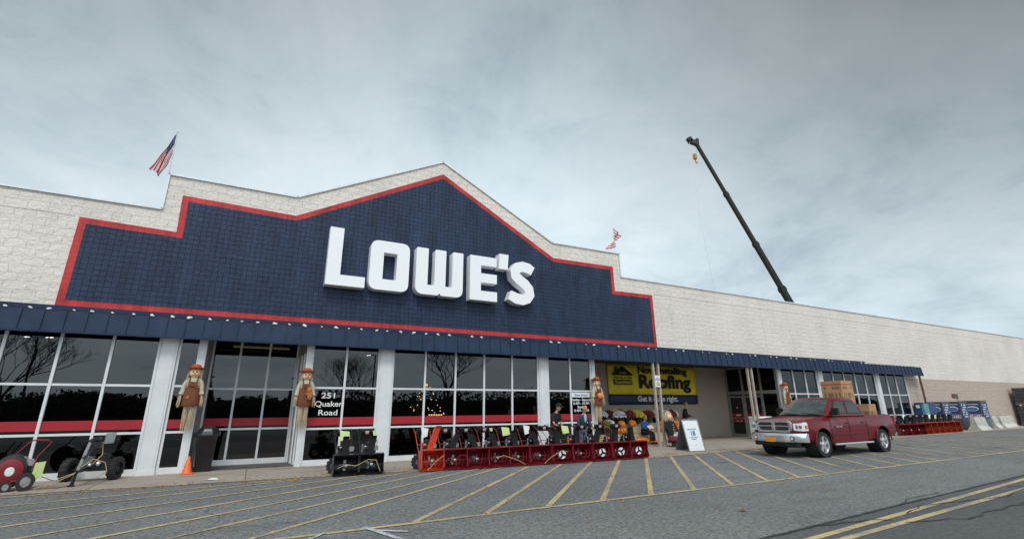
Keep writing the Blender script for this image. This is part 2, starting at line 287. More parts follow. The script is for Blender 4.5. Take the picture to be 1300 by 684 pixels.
M['bannerblue'] = mat('navy_banner_vinyl', (.02, .03, .075), .6, var=.15, vs=1.2, bump=.4, bs=1.5)
M['ink'] = mat('black_ink', (.010, .010, .012), .7)
M['whiteink'] = mat('white_ink', (.78, .79, .78), .6, var=.03)
M['blueink'] = mat('blue_ink', (.03, .12, .35), .6)
M['cyanink'] = mat('sky_blue_ink', (.07, .27, .48), .6)
M['redink'] = mat('red_ink', (.45, .03, .03), .6)
M['pinkink'] = mat('pink_ink', (.36, .22, .32), .6)
M['board'] = mat('white_sign_board', (.78, .82, .84), .5, var=.03)
M['card'] = mat('cardboard', (.46, .27, .14), .85, var=.10, vs=3)
M['cardprint'] = mat('cardboard_print', (.20, .12, .07), .85)
M['tape'] = mat('red_tape', (.42, .08, .05), .5)
M['conc'] = mat('weathered_concrete', (.50, .49, .44), .9, var=.2, vs=3, bump=.3, bs=30)
M['cagegrey'] = mat('grey_cabinet_steel', (.11, .12, .13), .5, metal=.3, var=.2)
M['cageblue'] = mat('deep_blue_print', (.03, .06, .17), .5, var=.15)
M['teal'] = mat('pale_teal_print', (.30, .58, .60), .5)
M['wrap'] = mat('dark_wrapped_goods', (.05, .055, .06), .55, var=.4, vs=3, bump=.6, bs=4)
M['crane'] = mat('crane_dark_green', (.03, .035, .03), .5, var=.2)
M['craney'] = mat('crane_hook_orange', (.55, .25, .08), .5)
M['rust'] = mat('rusty_brown_steel', (.15, .075, .045), .8, var=.4, vs=6)
M['postp'] = mat('taupe_post_paint', (.42, .37, .32), .6, var=.12)
M['flagred'] = mat('flag_red', (.50, .02, .035), .8); M['flagwhite'] = mat('flag_white', (.72, .72, .72), .8); M['flagblue'] = mat('flag_blue', (.03, .045, .13), .8)
M['cone'] = mat('cone_orange', (.80, .14, .03), .5, var=.05)
M['plate'] = mat('orange_number_plate', (.75, .30, .02), .5)
M['bark'] = mat('bark', (.05, .04, .032), .95, var=.3, vs=5)
M['leaf'] = mat('dry_leaf', (.30, .14, .06), .9, var=.4, vs=3)
M['wood'] = mat('far_wood', (.035, .045, .028), .95, var=.4, vs=.3)
M['bulb'] = emis('warm_bulb', (1, .50, .18), 160)
M['lamp'] = emis('lamp_glow', (1, .93, .82), 30)
M['tubelamp'] = emis('fluorescent_tube', (1, .85, .45), .55)
M['amber'] = mat('amber_lens', (.7, .16, .02), .2, coat=1)
M['lens'] = mat('clear_lens', (.80, .82, .84), .15, metal=.15, var=.1, coat=1)
M['taillens'] = mat('red_lens', (.35, .01, .01), .2, coat=1)

# ------------------------------------------------------------------ mesh helpers
class MB:
    def __init__(s): s.v = []; s.f = []; s.mi = []
    def add(s, vs, fs, mi=0):
        b = len(s.v); s.v += [tuple(v) for v in vs]; s.f += [tuple(i+b for i in f) for f in fs]; s.mi += [mi]*len(fs); return s
    def box(s, x0, x1, y0, y1, z0, z1, mi=0, rz=0, tilt=None, c=None):
        vs = [Vector((x, y, z)) for z in (z0, z1) for y in (y0, y1) for x in (x0, x1)]
        if rz or tilt:
            c = Vector(c) if c else Vector(((x0+x1)/2, (y0+y1)/2, (z0+z1)/2))
            m = Matrix.Rotation(rz, 3, 'Z')
            if tilt: m = m @ Matrix.Rotation(tilt[1], 3, tilt[0])
            vs = [c + m @ (v-c) for v in vs]
        return s.add(vs, [(0, 2, 3, 1), (4, 5, 7, 6), (0, 1, 5, 4), (2, 6, 7, 3), (0, 4, 6, 2), (1, 3, 7, 5)], mi)
    def tube(s, pts, r, n=8, mi=0, closed=False):
        pts = [Vector(p) for p in pts]; rs = r if isinstance(r, (list, tuple)) else [r]*len(pts)
        rings = []; prev = None
        for i, p in enumerate(pts):
            a = pts[i-1] if (i > 0 or closed) else p; b = pts[(i+1) % len(pts)] if (i < len(pts)-1 or closed) else p
            d = (b-a).normalized() if (b-a).length > 1e-9 else Vector((0, 0, 1))
            if prev is None:
                q = Vector((0, 0, 1)) if abs(d.z) < .9 else Vector((1, 0, 0)); u = d.cross(q).normalized()
            else:
                u = (prev - d*prev.dot(d)); u = u.normalized() if u.length > 1e-6 else d.orthogonal().normalized()
            prev = u; w = d.cross(u)
            rings.append([p + (u*math.cos(2*PI*k/n) + w*math.sin(2*PI*k/n))*rs[i] for k in range(n)])
        vs = [v for g in rings for v in g]; fs = []
        m = len(pts)
        for i in range(m if closed else m-1):
            j = (i+1) % m
            for k in range(n): fs.append((i*n+k, i*n+(k+1) % n, j*n+(k+1) % n, j*n+k))
        if not closed: fs.append(tuple(range(n-1, -1, -1))); fs.append(tuple((m-1)*n+k for k in range(n)))
        return s.add(vs, fs, mi)
    def lathe(s, prof, c=(0, 0, 0), n=20, axis='Z', mi=0, a0=0, sx=1, sy=1, caps=True):
        vs = []; c = Vector(c)
        for (r, h) in prof:
            for k in range(n):
                a = a0+2*PI*k/n; x, y = r*math.cos(a)*sx, r*math.sin(a)*sy
                p = {'Z': (x, y, h), 'Y': (x, h, y), 'X': (h, x, y)}[axis]
                vs.append(c+Vector(p))
        fs = []
        for i in range(len(prof)-1):
            for k in range(n): fs.append((i*n+k, i*n+(k+1) % n, (i+1)*n+(k+1) % n, (i+1)*n+k))
        if caps: fs.append(tuple(range(n-1, -1, -1))); fs.append(tuple((len(prof)-1)*n+k for k in range(n)))
        return s.add(vs, fs, mi)
    def ball(s, c, rx, ry=None, rz=None, n=14, m=9, mi=0, fn=None):
        ry = rx if ry is None else ry; rz = rx if rz is None else rz; vs = []; c = Vector(c)
        for i in range(m+1):
            t = PI*i/m
            for k in range(n):
                a = 2*PI*k/n; d = Vector((math.sin(t)*math.cos(a), math.sin(t)*math.sin(a), math.cos(t)))
                q = fn(d, a, t) if fn else 1
                vs.append(c+Vector((d.x*rx*q, d.y*ry*q, d.z*rz*(q if fn else 1))))
        fs = []
        for i in range(m):
            for k in range(n): fs.append((i*n+k, (i+1)*n+k, (i+1)*n+(k+1) % n, i*n+(k+1) % n))
        return s.add(vs, fs, mi)
    def prism(s, poly, a, b, axis='Y', mi=0):
        """extrude a 2D polygon: axis Y -> points are (x,z); axis X -> (y,z); axis Z -> (x,y)"""
        def P(p, h): return {'Y': (p[0], h, p[1]), 'X': (h, p[0], p[1]), 'Z': (p[0], p[1], h)}[axis]
        n = len(poly); vs = [P(p, a) for p in poly]+[P(p, b) for p in poly]
        fs = [tuple(range(n)), tuple(range(2*n-1, n-1, -1))]+[(i, i+n, (i+1) % n+n, (i+1) % n) for i in range(n)]
        return s.add(vs, fs, mi)
    def quad(s, a, b, c, d, mi=0): return s.add([a, b, c, d], [(0, 1, 2, 3)], mi)
    def xf(s, m):
        s.v = [tuple(m @ Vector(v)) for v in s.v]; return s
    def build(s, name, mats, parent=None, smooth=True, bevel=0, recalc=True, ang=35):
        me = bpy.data.meshes.new(name); me.from_pydata(s.v, [], s.f)
        mats = mats if isinstance(mats, (list, tuple)) else [mats]
        for m in mats: me.materials.append(M[m] if isinstance(m, str) else m)
        me.polygons.foreach_set('material_index', s.mi)
        if recalc:
            bm = bmesh.new(); bm.from_mesh(me); bmesh.ops.recalc_face_normals(bm, faces=bm.faces)
            if bevel:
                bmesh.ops.bevel(bm, geom=[e for e in bm.edges if e.is_manifold and e.calc_face_angle(0) > R(30)], offset=bevel, segments=2, affect='EDGES', clamp_overlap=True)
            bm.to_mesh(me); bm.free()
        if smooth:
            me.polygons.foreach_set('use_smooth', [True]*len(me.polygons)); me.set_sharp_from_angle(angle=R(ang))
        o = bpy.data.objects.new(name, me); COL.objects.link(o)
        if parent: o.parent = parent
        return o
def tag(o, label=None, cat=None, group=None, kind=None):
    if label: o['label'] = label
    if cat: o['category'] = cat
    if group: o['group'] = group
    if kind: o['kind'] = kind
    return o
def thing(name, label, cat, loc=(0, 0, 0), rz=0, group=None):
    o = bpy.data.objects.new(name, None); COL.objects.link(o); o.location = loc; o.rotation_euler = (0, 0, rz); o.empty_display_size = .2
    return tag(o, label, cat, group)
KIDS = {}
def kids(o): return [c for c in bpy.data.objects if c.parent is o]
def copy_tree(o, loc=None, rz=None, label=None, parent=None):
    c = o.copy(); COL.objects.link(c); c.parent = parent
    if loc is not None: c.location = loc
    if rz is not None: c.rotation_euler = (0, 0, rz)
    if label: c['label'] = label
    for k in kids(o): copy_tree(k, parent=c)
    return c
def mesh_from(obj):
    dg = bpy.context.evaluated_depsgraph_get(); dg.update()
    return bpy.data.meshes.new_from_object(obj.evaluated_get(dg))
def text_mb(s, size, bold=.0, ext=.004, width=None, align='LEFT', spacing=1.0, line=1.0):
    cu = bpy.data.curves.new('t', 'FONT'); cu.body = s; cu.size = size; cu.offset = bold*size; cu.extrude = ext; cu.resolution_u = 3
    cu.align_x = align; cu.space_character = spacing; cu.space_line = line
    o = bpy.data.objects.new('t', cu); COL.objects.link(o); me = mesh_from(o); bpy.data.objects.remove(o); bpy.data.curves.remove(cu)
    mb = MB(); mb.add([v.co.copy() for v in me.vertices], [tuple(p.vertices) for p in me.polygons]); bpy.data.meshes.remove(me)
    if width and mb.v:
        xs = [v[0] for v in mb.v]; w = max(xs)-min(xs); k = width/w; x0 = min(xs)
        mb.v = [((v[0]-x0)*k+(x0 if align == 'LEFT' else -width/2), v[1], v[2]) for v in mb.v]
    return mb
def put_text(name, s, loc, size, m, parent, bold=.0, width=None, align='LEFT', face='-Y', line=1.0, spacing=1.0, ext=.003, shear=0):
    mb = text_mb(s, size, bold, ext, width, align, spacing, line)
    if face == '-Y': rot = Matrix.Rotation(PI/2, 4, 'X')
    else: rot = Matrix.Rotation(-PI/2, 4, 'Z') @ Matrix.Rotation(PI/2, 4, 'X')    # faces -X, reads towards -Y
    mb.xf(Matrix.Translation(loc) @ rot)
    return mb.build(name, m, parent, smooth=False, recalc=False)
def clip_shape(splines, d):
    """flat 2D outline with holes, extruded"""
    cu = bpy.data.curves.new('c', 'CURVE'); cu.dimensions = '2D'; cu.fill_mode = 'BOTH'; cu.extrude = d/2
    for sp in splines:
        k = cu.splines.new('POLY'); k.points.add(len(sp)-1)
        for i, p in enumerate(sp): k.points[i].co = (p[0], p[1], 0, 1)
        k.use_cyclic_u = True
    o = bpy.data.objects.new('c', cu); COL.objects.link(o); me = mesh_from(o); bpy.data.objects.remove(o); bpy.data.curves.remove(cu)
    mb = MB(); mb.add([v.co.copy() for v in me.vertices], [tuple(p.vertices) for p in me.polygons]); bpy.data.meshes.remove(me)
    return mb
def roundpoly(pts, r, seg=5):
    out = []; n = len(pts)
    rad = r if isinstance(r, (list, tuple)) else [r]*n
    for i in range(n):
        p = Vector(pts[i]); a = Vector(pts[i-1]); b = Vector(pts[(i+1) % n]); q = rad[i]
        if q <= 0: out.append(tuple(p)); continue
        da = (a-p).normalized(); db = (b-p).normalized(); q = min(q, (a-p).length*.49, (b-p).length*.49)
        s0 = p+da*q; s1 = p+db*q
        for k in range(seg+1):
            t = k/seg; out.append(tuple(s0*(1-t)**2+p*2*t*(1-t)+s1*t*t))
    return out
def inset(poly, d):
    n = len(poly); area = sum(poly[i][0]*poly[(i+1) % n][1]-poly[(i+1) % n][0]*poly[i][1] for i in range(n)); sg = 1 if area > 0 else -1
    out = []
    for i in range(n):
        p = Vector(poly[i]); a = (p-Vector(poly[i-1])).normalized(); b = (Vector(poly[(i+1) % n])-p).normalized()
        na = Vector((-a.y, a.x))*sg; nb = Vector((-b.y, b.x))*sg; m = (na+nb).normalized(); out.append(tuple(p+m*(d/max(.2, m.dot(na)))))
    return out
def skinmesh(name, V, E, mt, parent=None, sub=2):
    """V: list of (x,y,z,r) ; E: edges. one continuous skin surface"""
    me = bpy.data.meshes.new(name); me.from_pydata([v[:3] for v in V], E, [])
    o = bpy.data.objects.new(name, me); COL.objects.link(o)
    o.modifiers.new('s', 'SKIN').use_smooth_shade = True
    for i, v in enumerate(V):
        r = v[3]; me.skin_vertices[0].data[i].radius = (r, r) if not isinstance(r, tuple) else r
    me.skin_vertices[0].data[0].use_root = True
    o.modifiers.new('u', 'SUBSURF').levels = sub
    nm = mesh_from(o); bpy.data.objects.remove(o); nm.name = name
    nm.materials.clear(); nm.materials.append(M[mt])
    nm.polygons.foreach_set('use_smooth', [True]*len(nm.polygons))
    ob = bpy.data.objects.new(name, nm); COL.objects.link(ob)
    if parent: ob.parent = parent
    return ob

# ------------------------------------------------------------------ ground
def sheet(name, pts, z, m, kind='structure'):
    mb = MB(); mb.add([(x, y, z) for x, y in pts], [tuple(range(len(pts)))]); o = mb.build(name, m, smooth=False, recalc=False); tag(o, kind=kind); return o
sheet('ground', [(-500, -500), (700, -500), (700, 700), (-500, 700)], 0, 'asphalt')
# the older road strip nearest the camera
sheet('road', [(-60, 3.75), (6.0, 4.50), (16.5, 5.12), (40, 6.55), (140, 12.6), (140, -3.5), (-60, -3.5)], .004, 'oldroad')
# pavement in front of the store: edge follows the yellow line
edge = [(-60, 14.9), (-6, 14.5), (-1.8, 14.3), (1.6, 14.1), (3.7, 13.95), (7.0, 13.45), (10, 13.2), (12.3, 13.12), (16, 13.35), (19.3, 13.7), (30, 14.1), (40, 14.6), (60, 15.2), (95, 15.4)]
walk = MB(); n = len(edge)
walk.add([(x, y, .006) for x, y in edge]+[(x, 16.9, .006) for x, y in edge], [(i, i+1, n+i+1, n+i) for i in range(n-1)])
walk.box(12.88, 25.6, 16.9, 20.3, -.05, .006); walk.box(-1.6, 1.4, 16.9, 18.6, -.05, .0055)
tag(walk.build('walkway', 'walk', smooth=False), kind='structure')
# painted markings
pm = MB()
def strip(p, q, w, z=.008, mb=None):
    mb = mb or pm; p = Vector((p[0], p[1], 0)); q = Vector((q[0], q[1], 0)); d = (q-p).normalized(); s = Vector((-d.y, d.x, 0))*w/2; h = Vector((0, 0, z))
    nseg = max(1, int((q-p).length/4))
    for i in range(nseg):
        a = p+(q-p)*i/nseg; b = p+(q-p)*(i+1)/nseg; mb.quad(a-s+h, b-s+h, b+s+h, a+s+h)
for i in range(n-1): strip((edge[i][0], edge[i][1]-.05), (edge[i+1][0], edge[i+1][1]-.05), .09, .009)
strip((-.5, 7.62), (20, 7.66), .11, .0085); strip((20, 7.66), (60, 8.3), .11, .0085)
for k in range(0, 30):
    x = 2.34+1.19*k; t = 46.8+min(4, k*.25); yt = 13.0+.03*k
    strip((x, 7.68), (x+(yt-7.68)/math.tan(R(t)), yt), .105)
for a, b in [((-4.31, 13.95), (-1.2, 14.15)), ((-5.5, 12.35), (1.2, 13.85)), ((-5.6, 10.75), (1.9, 14.0)), ((-5.2, 9.35), (3.3, 13.95)), ((-4.4, 8.3), (4.2, 13.8)), ((-3.2, 7.9), (5.2, 13.6)), ((-1.3, 8.05), (6.0, 13.4)), ((.07, 7.75), (6.6, 13.3))]: strip(a, b, .10)
strip((-20, 7.5), (-.5, 7.62), .11, .0085)
tag(pm.build('yellow_road_marking', 'yellow', smooth=False, recalc=False), kind='structure')
dy = MB()
for a, b in [((4.2, 4.02), (6.6, 4.20)), ((6.6, 4.20), (15.5, 4.86)), ((15.5, 4.86), (60, 8.0))]: strip(a, b, .11, .010, dy)
for a, b in [((4.2, 3.86), (6.9, 3.99)), ((6.9, 3.99), (15.5, 4.45)), ((15.5, 4.45), (60, 7.3))]: strip(a, b, .11, .010, dy)
tag(dy.build('double_yellow_line', 'yellow', smooth=False, recalc=False), kind='structure')
wp = MB(); strip((.15, 6.6), (1.10, 7.68), .06, .012, wp); strip((1.62, 7.72), (2.0, 6.5), .09, .012, wp); strip((1.72, 7.45), (2.1, 7.15), .08, .0125, wp)
tag(wp.build('white_arrow_marking', 'whitepaint', smooth=False, recalc=False), kind='structure')
# tar seams and cracks
tr = MB()
def wig(pts, w, amp=.05, z=.0135, seed=0):
    rnd = random.Random(seed); P = []
    for (a, b) in zip(pts[:-1], pts[1:]):
        k = max(2, int(math.dist(a, b)/.25))
        for i in range(k): P.append((a[0]+(b[0]-a[0])*i/k+rnd.uniform(-amp, amp), a[1]+(b[1]-a[1])*i/k+rnd.uniform(-amp, amp)))
    P.append(pts[-1])
    for i in range(len(P)-1): strip(P[i], P[i+1], w*rnd.uniform(.6, 1.3), z, tr)
wig([(4.2, 4.38), (6, 4.5), (10, 4.76), (16.5, 5.12), (30, 5.95)], .05, .012, seed=1)
wig([(7.2, 4.57), (8.3, 4.4), (8.6, 4.25)], .03, .03, seed=2)
wig([(9.3, 4.35), (10.2, 4.55), (12.5, 4.2), (14.2, 4.35)], .025, .04, seed=3)
wig([(8.6, 4.1), (9.6, 3.75), (12.2, 3.8), (15, 3.7)], .03, .05, seed=4)
wig([(14, 4.6), (15.1, 4.2), (17, 4.4)], .03, .05, seed=5)
wig([(10, 4.75), (10.7, 4.95), (12, 5.0)], .02, .03, seed=6)
tag(tr.build('tar_seam', 'tar', smooth=False, recalc=False), kind='structure')
# leaf litter along the pavement
lv = MB(); rnd = random.Random(3)
for i in range(2800):
    if rnd.random() < .65: x = rnd.uniform(-5, 24); y = rnd.gauss(13.9-.045*max(0, min(12, x)), .38)
    else: x = rnd.uniform(-5, 30); y = rnd.uniform(6, 15.5)
    s = rnd.uniform(.014, .042); a = rnd.uniform(0, 6.28); c = Vector((x, y, .016+rnd.random()*.006))
    u = Vector((math.cos(a), math.sin(a), rnd.uniform(-.3, .3)))*s; w = Vector((-math.sin(a), math.cos(a), rnd.uniform(-.2, .2)))*s*.6
    lv.quad(c-u, c-w, c+u*.9, c+w)
tag(lv.build('leaf_litter', 'leaf', smooth=False, recalc=False), kind='stuff')
def bigleaf(x, y, s, label, m='leaf', nm='fallen_leaf', cat='leaf'):
    mb = MB(); pts = []
    for k in range(14):
        a = 2*PI*k/14; r = s*(1 if k % 2 == 0 else .55)*(1+.2*math.sin(k*3)); pts.append((r*math.cos(a), r*math.sin(a), .02+.25*s*abs(math.sin(a*2))))
    mb.add([(0, 0, .018)]+pts, [(0, 1+k, 1+(k+1) % 14) for k in range(14)])
    o = mb.build(nm, m, smooth=False); o.location = (x, y, 0); tag(o, label, cat); return o
bigleaf(7.25, 5.75, .075, 'single curled brown leaf lying alone on the grey asphalt lane')
mb = MB(); mb.add([(-.12, -.06, .03), (.13, -.05, .012), (.10, .07, .04), (-.11, .05, .012), (0, 0, .06)], [(0, 1, 4), (1, 2, 4), (2, 3, 4), (3, 0, 4)])
o = mb.build('paper_scrap', 'paper'); o.location = (-.72, 14.7, 0); tag(o, 'crumpled white paper scrap on the pavement near the orange cone', 'litter')

# ------------------------------------------------------------------ the store
P0 = 16.83; WY = 16.90
bld = thing('store_building', 'long white block store with navy stepped gable panel outlined in red and navy canopy', 'building', (0, 0, 0))
roofl = [(95, 7.72), (14.85, 7.72), (14.85, 8.90), (11.0, 8.85), (5.70, 11.58), (.40, 8.85), (-3.33, 8.85), (-3.33, 7.66), (-60, 7.66)]
w = MB()
w.prism([(-60, 0), (-8.4, 0), (-8.4, 3.95), (39.5, 3.95), (39.5, 0), (95, 0)]+roofl, WY, WY+.3)
w.box(-60, -59.7, WY+.3, 42, 0, 7.6); w.box(94.7, 95, WY+.3, 42, 0, 7.6); w.box(-60, 95, 42, 42.3, 0, 7.6)
w.build('wall', 'wall', bld, smooth=False)
MB().box(-59.7, 94.7, WY+.3, 42, 7.2, 7.3).build('roof', 'roof', bld, smooth=False)
cp = MB()
for a, b in zip(roofl[:-1], roofl[1:]):
    a = Vector((a[0], 0, a[1])); b = Vector((b[0], 0, b[1])); d = (b-a).normalized(); nrm = Vector((-d.z, 0, d.x));
    nrm = -nrm if (nrm.z < 0 or (abs(nrm.z) < 1e-3 and ((a.x > 6) != (nrm.x > 0)))) else nrm
    o1 = nrm*.03; e = d*.03
    cp.add([Vector((p.x, y, p.z)) for y in (WY-.05, WY+.36) for p in (a-e+nrm*.0, b+e, b+e+o1, a-e+o1)], [(0, 1, 2, 3), (4, 7, 6, 5), (0, 4, 5, 1), (3, 2, 6, 7), (0, 3, 7, 4), (1, 5, 6, 2)])
    sd_ = -nrm*.028
    cp.add([Vector((p.x, y, p.z)) for y in (WY-.052, WY-.03) for p in (a+e*0, b, b+sd_, a+sd_)], [(0, 1, 2, 3), (4, 7, 6, 5), (0, 4, 5, 1), (3, 2, 6, 7), (0, 3, 7, 4), (1, 5, 6, 2)])
cp.build('coping', 'coping', bld, smooth=False)
# small course line in the upper wall
MB().box(-60, -5.3, WY-.012, WY-.002, 7.07, 7.10).box(16.9, 95, WY-.012, WY-.002, 7.07, 7.10).build('course_line', 'wall', bld, smooth=False)
sign_o = [(-5.20, 4.44), (16.80, 4.44), (16.78, 7.02), (14.43, 6.98), (14.40, 8.18), (11.02, 8.13), (5.72, 11.02), (.42, 8.15), (-2.88, 8.22), (-2.85, 6.98), (-5.18, 7.05)]
MB().prism(sign_o, WY-.015, WY+.005).build('red_border', 'redblock', bld, smooth=False)
MB().prism(inset(sign_o, .18), WY-.022, WY-.014).build('navy_panel', 'tile', bld, smooth=False)
# canopy: sloped navy metal fascia panels on a dark shelf
FY = 16.35
cn = MB()
x0c, x1c = -9.2, 41.12
cn.add([(x, y, z) for x in (x0c, x1c) for (y, z) in ((FY, 3.69), (FY+.06, 4.24), (FY+.11, 4.24), (FY+.05, 3.69))], [(0, 4, 5, 1), (1, 5, 6, 2), (2, 6, 7, 3), (3, 7, 4, 0), (0, 1, 2, 3), (4, 7, 6, 5)])
k = 0; xx = x0c
while xx < x1c-.05:
    cn.add([(xx+dx, y, z) for dx in (-.012, .012) for (y, z) in ((FY-.03, 3.69), (FY+.03, 4.25), (FY+.08, 4.24), (FY+.01, 3.69))], [(0, 4, 5, 1), (1, 5, 6, 2), (2, 6, 7, 3), (3, 7, 4, 0), (0, 1, 2, 3), (4, 7, 6, 5)])
    xx += .444
cn.box(x0c, x1c, FY-.03, FY+.07, 3.645, 3.695)
canopy = cn.build('canopy', 'navy', bld, smooth=False)
MB().box(x0c, x1c-.02, FY+.08, WY, 4.08, 4.12).build('canopy_deck', 'darkgap', canopy, smooth=False)
MB().box(x0c, 34.9, WY-.10, WY, 4.27, 4.44).build('flashing', 'navy', canopy, smooth=False)
MB().box(x0c, 12.6, FY+.06, P0-.06, 3.80, 3.84).box(26, x1c-.1, FY+.06, P0-.06, 3.80, 3.84).build('soffit', 'soffit', canopy, smooth=False)
# end cap of the canopy
MB().prism([(FY, 3.69), (FY+.06, 4.24), (WY, 4.24), (WY, 3.80), (FY+.05, 3.69)], x1c, x1c+.03, 'X').build('end_panel', 'navy', canopy, smooth=False)
rnd = random.Random(11)
clip = MB(); clip.ball((0, 0, 0), .075, .04, .036, 8, 5); clip.tube([(-.03, 0, 0), (-.06, -.01, .03), (-.02, -.015, .045), (.05, -.01, .0)], .009, 5)
c0 = None; xx = x0c+.1; k = 0
while xx < 39 and k < 98:
    if (xx > 6 and k % 4 > 1) : xx += .444; k += 1; continue
    loc = (xx+rnd.uniform(-.05, .05), FY+.05, 4.265)
    if c0 is None: c0 = clip.build('cable_clip', 'whiteink', canopy); c0.location = loc
    else:
        c = c0.copy(); COL.objects.link(c); c.location = loc; c.rotation_euler = (rnd.uniform(-.3, .3), rnd.uniform(-.5, .5), rnd.uniform(-.6, .6)); c.scale = [rnd.uniform(.5, 1.1)]*3
    xx += .444; k += 1
wire = MB(); wire.tube([(x0c+i*.5, FY+.05, 4.262+.012*math.sin(i*2.1)) for i in range(100)], .007, 4); wire.build('cable', 'black', canopy)
# canopy posts
def post(xs, cat=None, m='postp', y=FY+.10):
    mb = MB()
    for x in xs: mb.box(x-.045, x+.045, y-.05, y+.05, .006, 3.75)
    mb.box(min(xs)-.12, max(xs)+.12, y-.12, y+.12, .006, .03); mb.box(min(xs)-.06, max(xs)+.06, y, y+.09, 3.72, 3.80)
    return mb.build('canopy_post', m, bld, smooth=False)
post((15.96, 16.27)); post((22.53, 22.84)); post((40.72,), m='rust')

# ---- storefront glazing
ZT = [.17, 1.09, 2.35, 3.93]
def bay(xs, y=P0, stripe=True, gm='glass', rails=(1.09, 2.35), fw_=.065, top=3.93, fm='white', lo=.17):
    """xs: vertical bar centres including both jambs"""
    fr = MB()
    for x in xs: fr.box(x-fw_/2, x+fw_/2, y-.05, y+.07, 0, top)
    for i in range(len(xs)-1):
        a, b = xs[i]+fw_/2, xs[i+1]-fw_/2
        for z in rails: fr.box(a, b, y-.04, y+.06, z-.03, z+.03)
        fr.box(a, b, y-.042, y+.062, 0, lo)
    f = fr.build('window', fm, bld, smooth=False)
    pn = MB(); zs = [lo]+[z for z in rails]+[top]
    for i in range(len(xs)-1):
        a, b = xs[i]+fw_/2, xs[i+1]-fw_/2
        for j in range(len(zs)-1): pn.box(a, b, y+.0, y+.008, zs[j]+(.03 if j else 0), zs[j+1]-(.03 if j < len(zs)-2 else 0))
    pn.build('pane', gm, f, smooth=False)
    if stripe:
        st = MB()
        for i in range(len(xs)-1): st.box(xs[i]+fw_/2, xs[i+1]-fw_/2, y-.006, y-.002, 1.19, 1.43)
        st.build('stripe', 'stripe', f, smooth=False)
    return f
def column(a, b, y0=P0-.12, m='white', ztop=3.93):
    mb = MB(); mb.box(a, b, y0, WY, 0, ztop); 
    mb.box(a+.05, b-.05, y0-.012, y0, .02, ztop-.02); mb.box(a-.012, b+.012, y0-.02, WY-.01, 0, .13)
    mb.build('column', m, bld, smooth=False, bevel=.006)
bay([-8.3, -7.1, -5.94, -4.84, -3.73, -2.66])
column(-2.61, -2.21)
bay([-2.17, -1.68]); 
column(-1.65, -1.50, P0-.08)
bay([-1.45, -.66+.0, .22, 1.10], y=18.45)
column(1.27, 1.43, P0-.08)
bay([1.46, 2.53, 3.61])
column(3.64, 4.08)
bay([4.11, 5.28, 6.45, 7.62, 8.83, 10.01])
column(10.04, 10.47)
bay([10.50, 11.59, 12.66])
column(12.70, 12.88, P0-.08)
column(25.55, 25.78, P0-.05)
bay([25.81, 26.9, 28.05, 29.17], gm='glassdark', stripe=False)
column(29.20, 29.68)
bay([29.71, 30.85, 32.03, 33.24, 34.38, 35.52], gm='glassdark', stripe=False)
column(35.55, 35.98)
bay([36.01, 37.05, 38.18, 39.42], gm='glassdark', stripe=False)
# alcove sides + head
al = MB(); al.add([(1.30, P0+.0, z) for z in (0, 3.9)]+[(1.13, 18.45, z) for z in (0, 3.9)]+[(1.42, P0, z) for z in (0, 3.9)]+[(1.42, 18.5, z) for z in (0, 3.9)], [(0, 2, 3, 1), (4, 5, 7, 6), (0, 4, 6, 2), (1, 3, 7, 5), (2, 6, 7, 3), (0, 1, 5, 4)])
MB().box(-1.62, -1.5, P0+.07, 18.5, 0, 3.9).build('alcove_jamb', 'alum', bld, smooth=False)
al.build('alcove_jamb', 'alum', bld, smooth=False)
dr = MB()
for (t, q) in ((.18, .26), (.48, .56), (.86, .94)):
    a = Vector((1.30, P0, 0)).lerp(Vector((1.13, 18.45, 0)), t); b = Vector((1.30, P0, 0)).lerp(Vector((1.13, 18.45, 0)), q)
    dr.add([(p.x-o_, p.y, z) for z in (.03, 3.45) for p in (a, b) for o_ in (.0, .035)], [(0, 1, 3, 2), (4, 6, 7, 5), (0, 4, 5, 1), (2, 3, 7, 6), (0, 2, 6, 4), (1, 5, 7, 3)])
dr.build('door_track', 'white', bld, smooth=False)
MB().box(-1.6, 1.42, P0+.08, 18.6, 3.90, 3.94).build('alcove_soffit', 'darkgap', bld, smooth=False)
tl = MB(); tl.box(-.95, .85, 17.55, 17.68, 3.80, 3.86); tl.build('ceiling_lamp', 'tubelamp', bld, smooth=False)
# deep entry recess
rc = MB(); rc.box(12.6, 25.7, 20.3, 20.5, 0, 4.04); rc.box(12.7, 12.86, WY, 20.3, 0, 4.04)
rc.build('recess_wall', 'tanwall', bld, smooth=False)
MB().box(12.6, 25.9, FY+.12, 20.5, 4.04, 4.08).build('recess_soffit', 'soffit', bld, smooth=False)
MB().box(12.88, 25.6, 20.24, 20.298, 3.97, 4.04).build('recess_beam', 'soffit', bld, smooth=False)
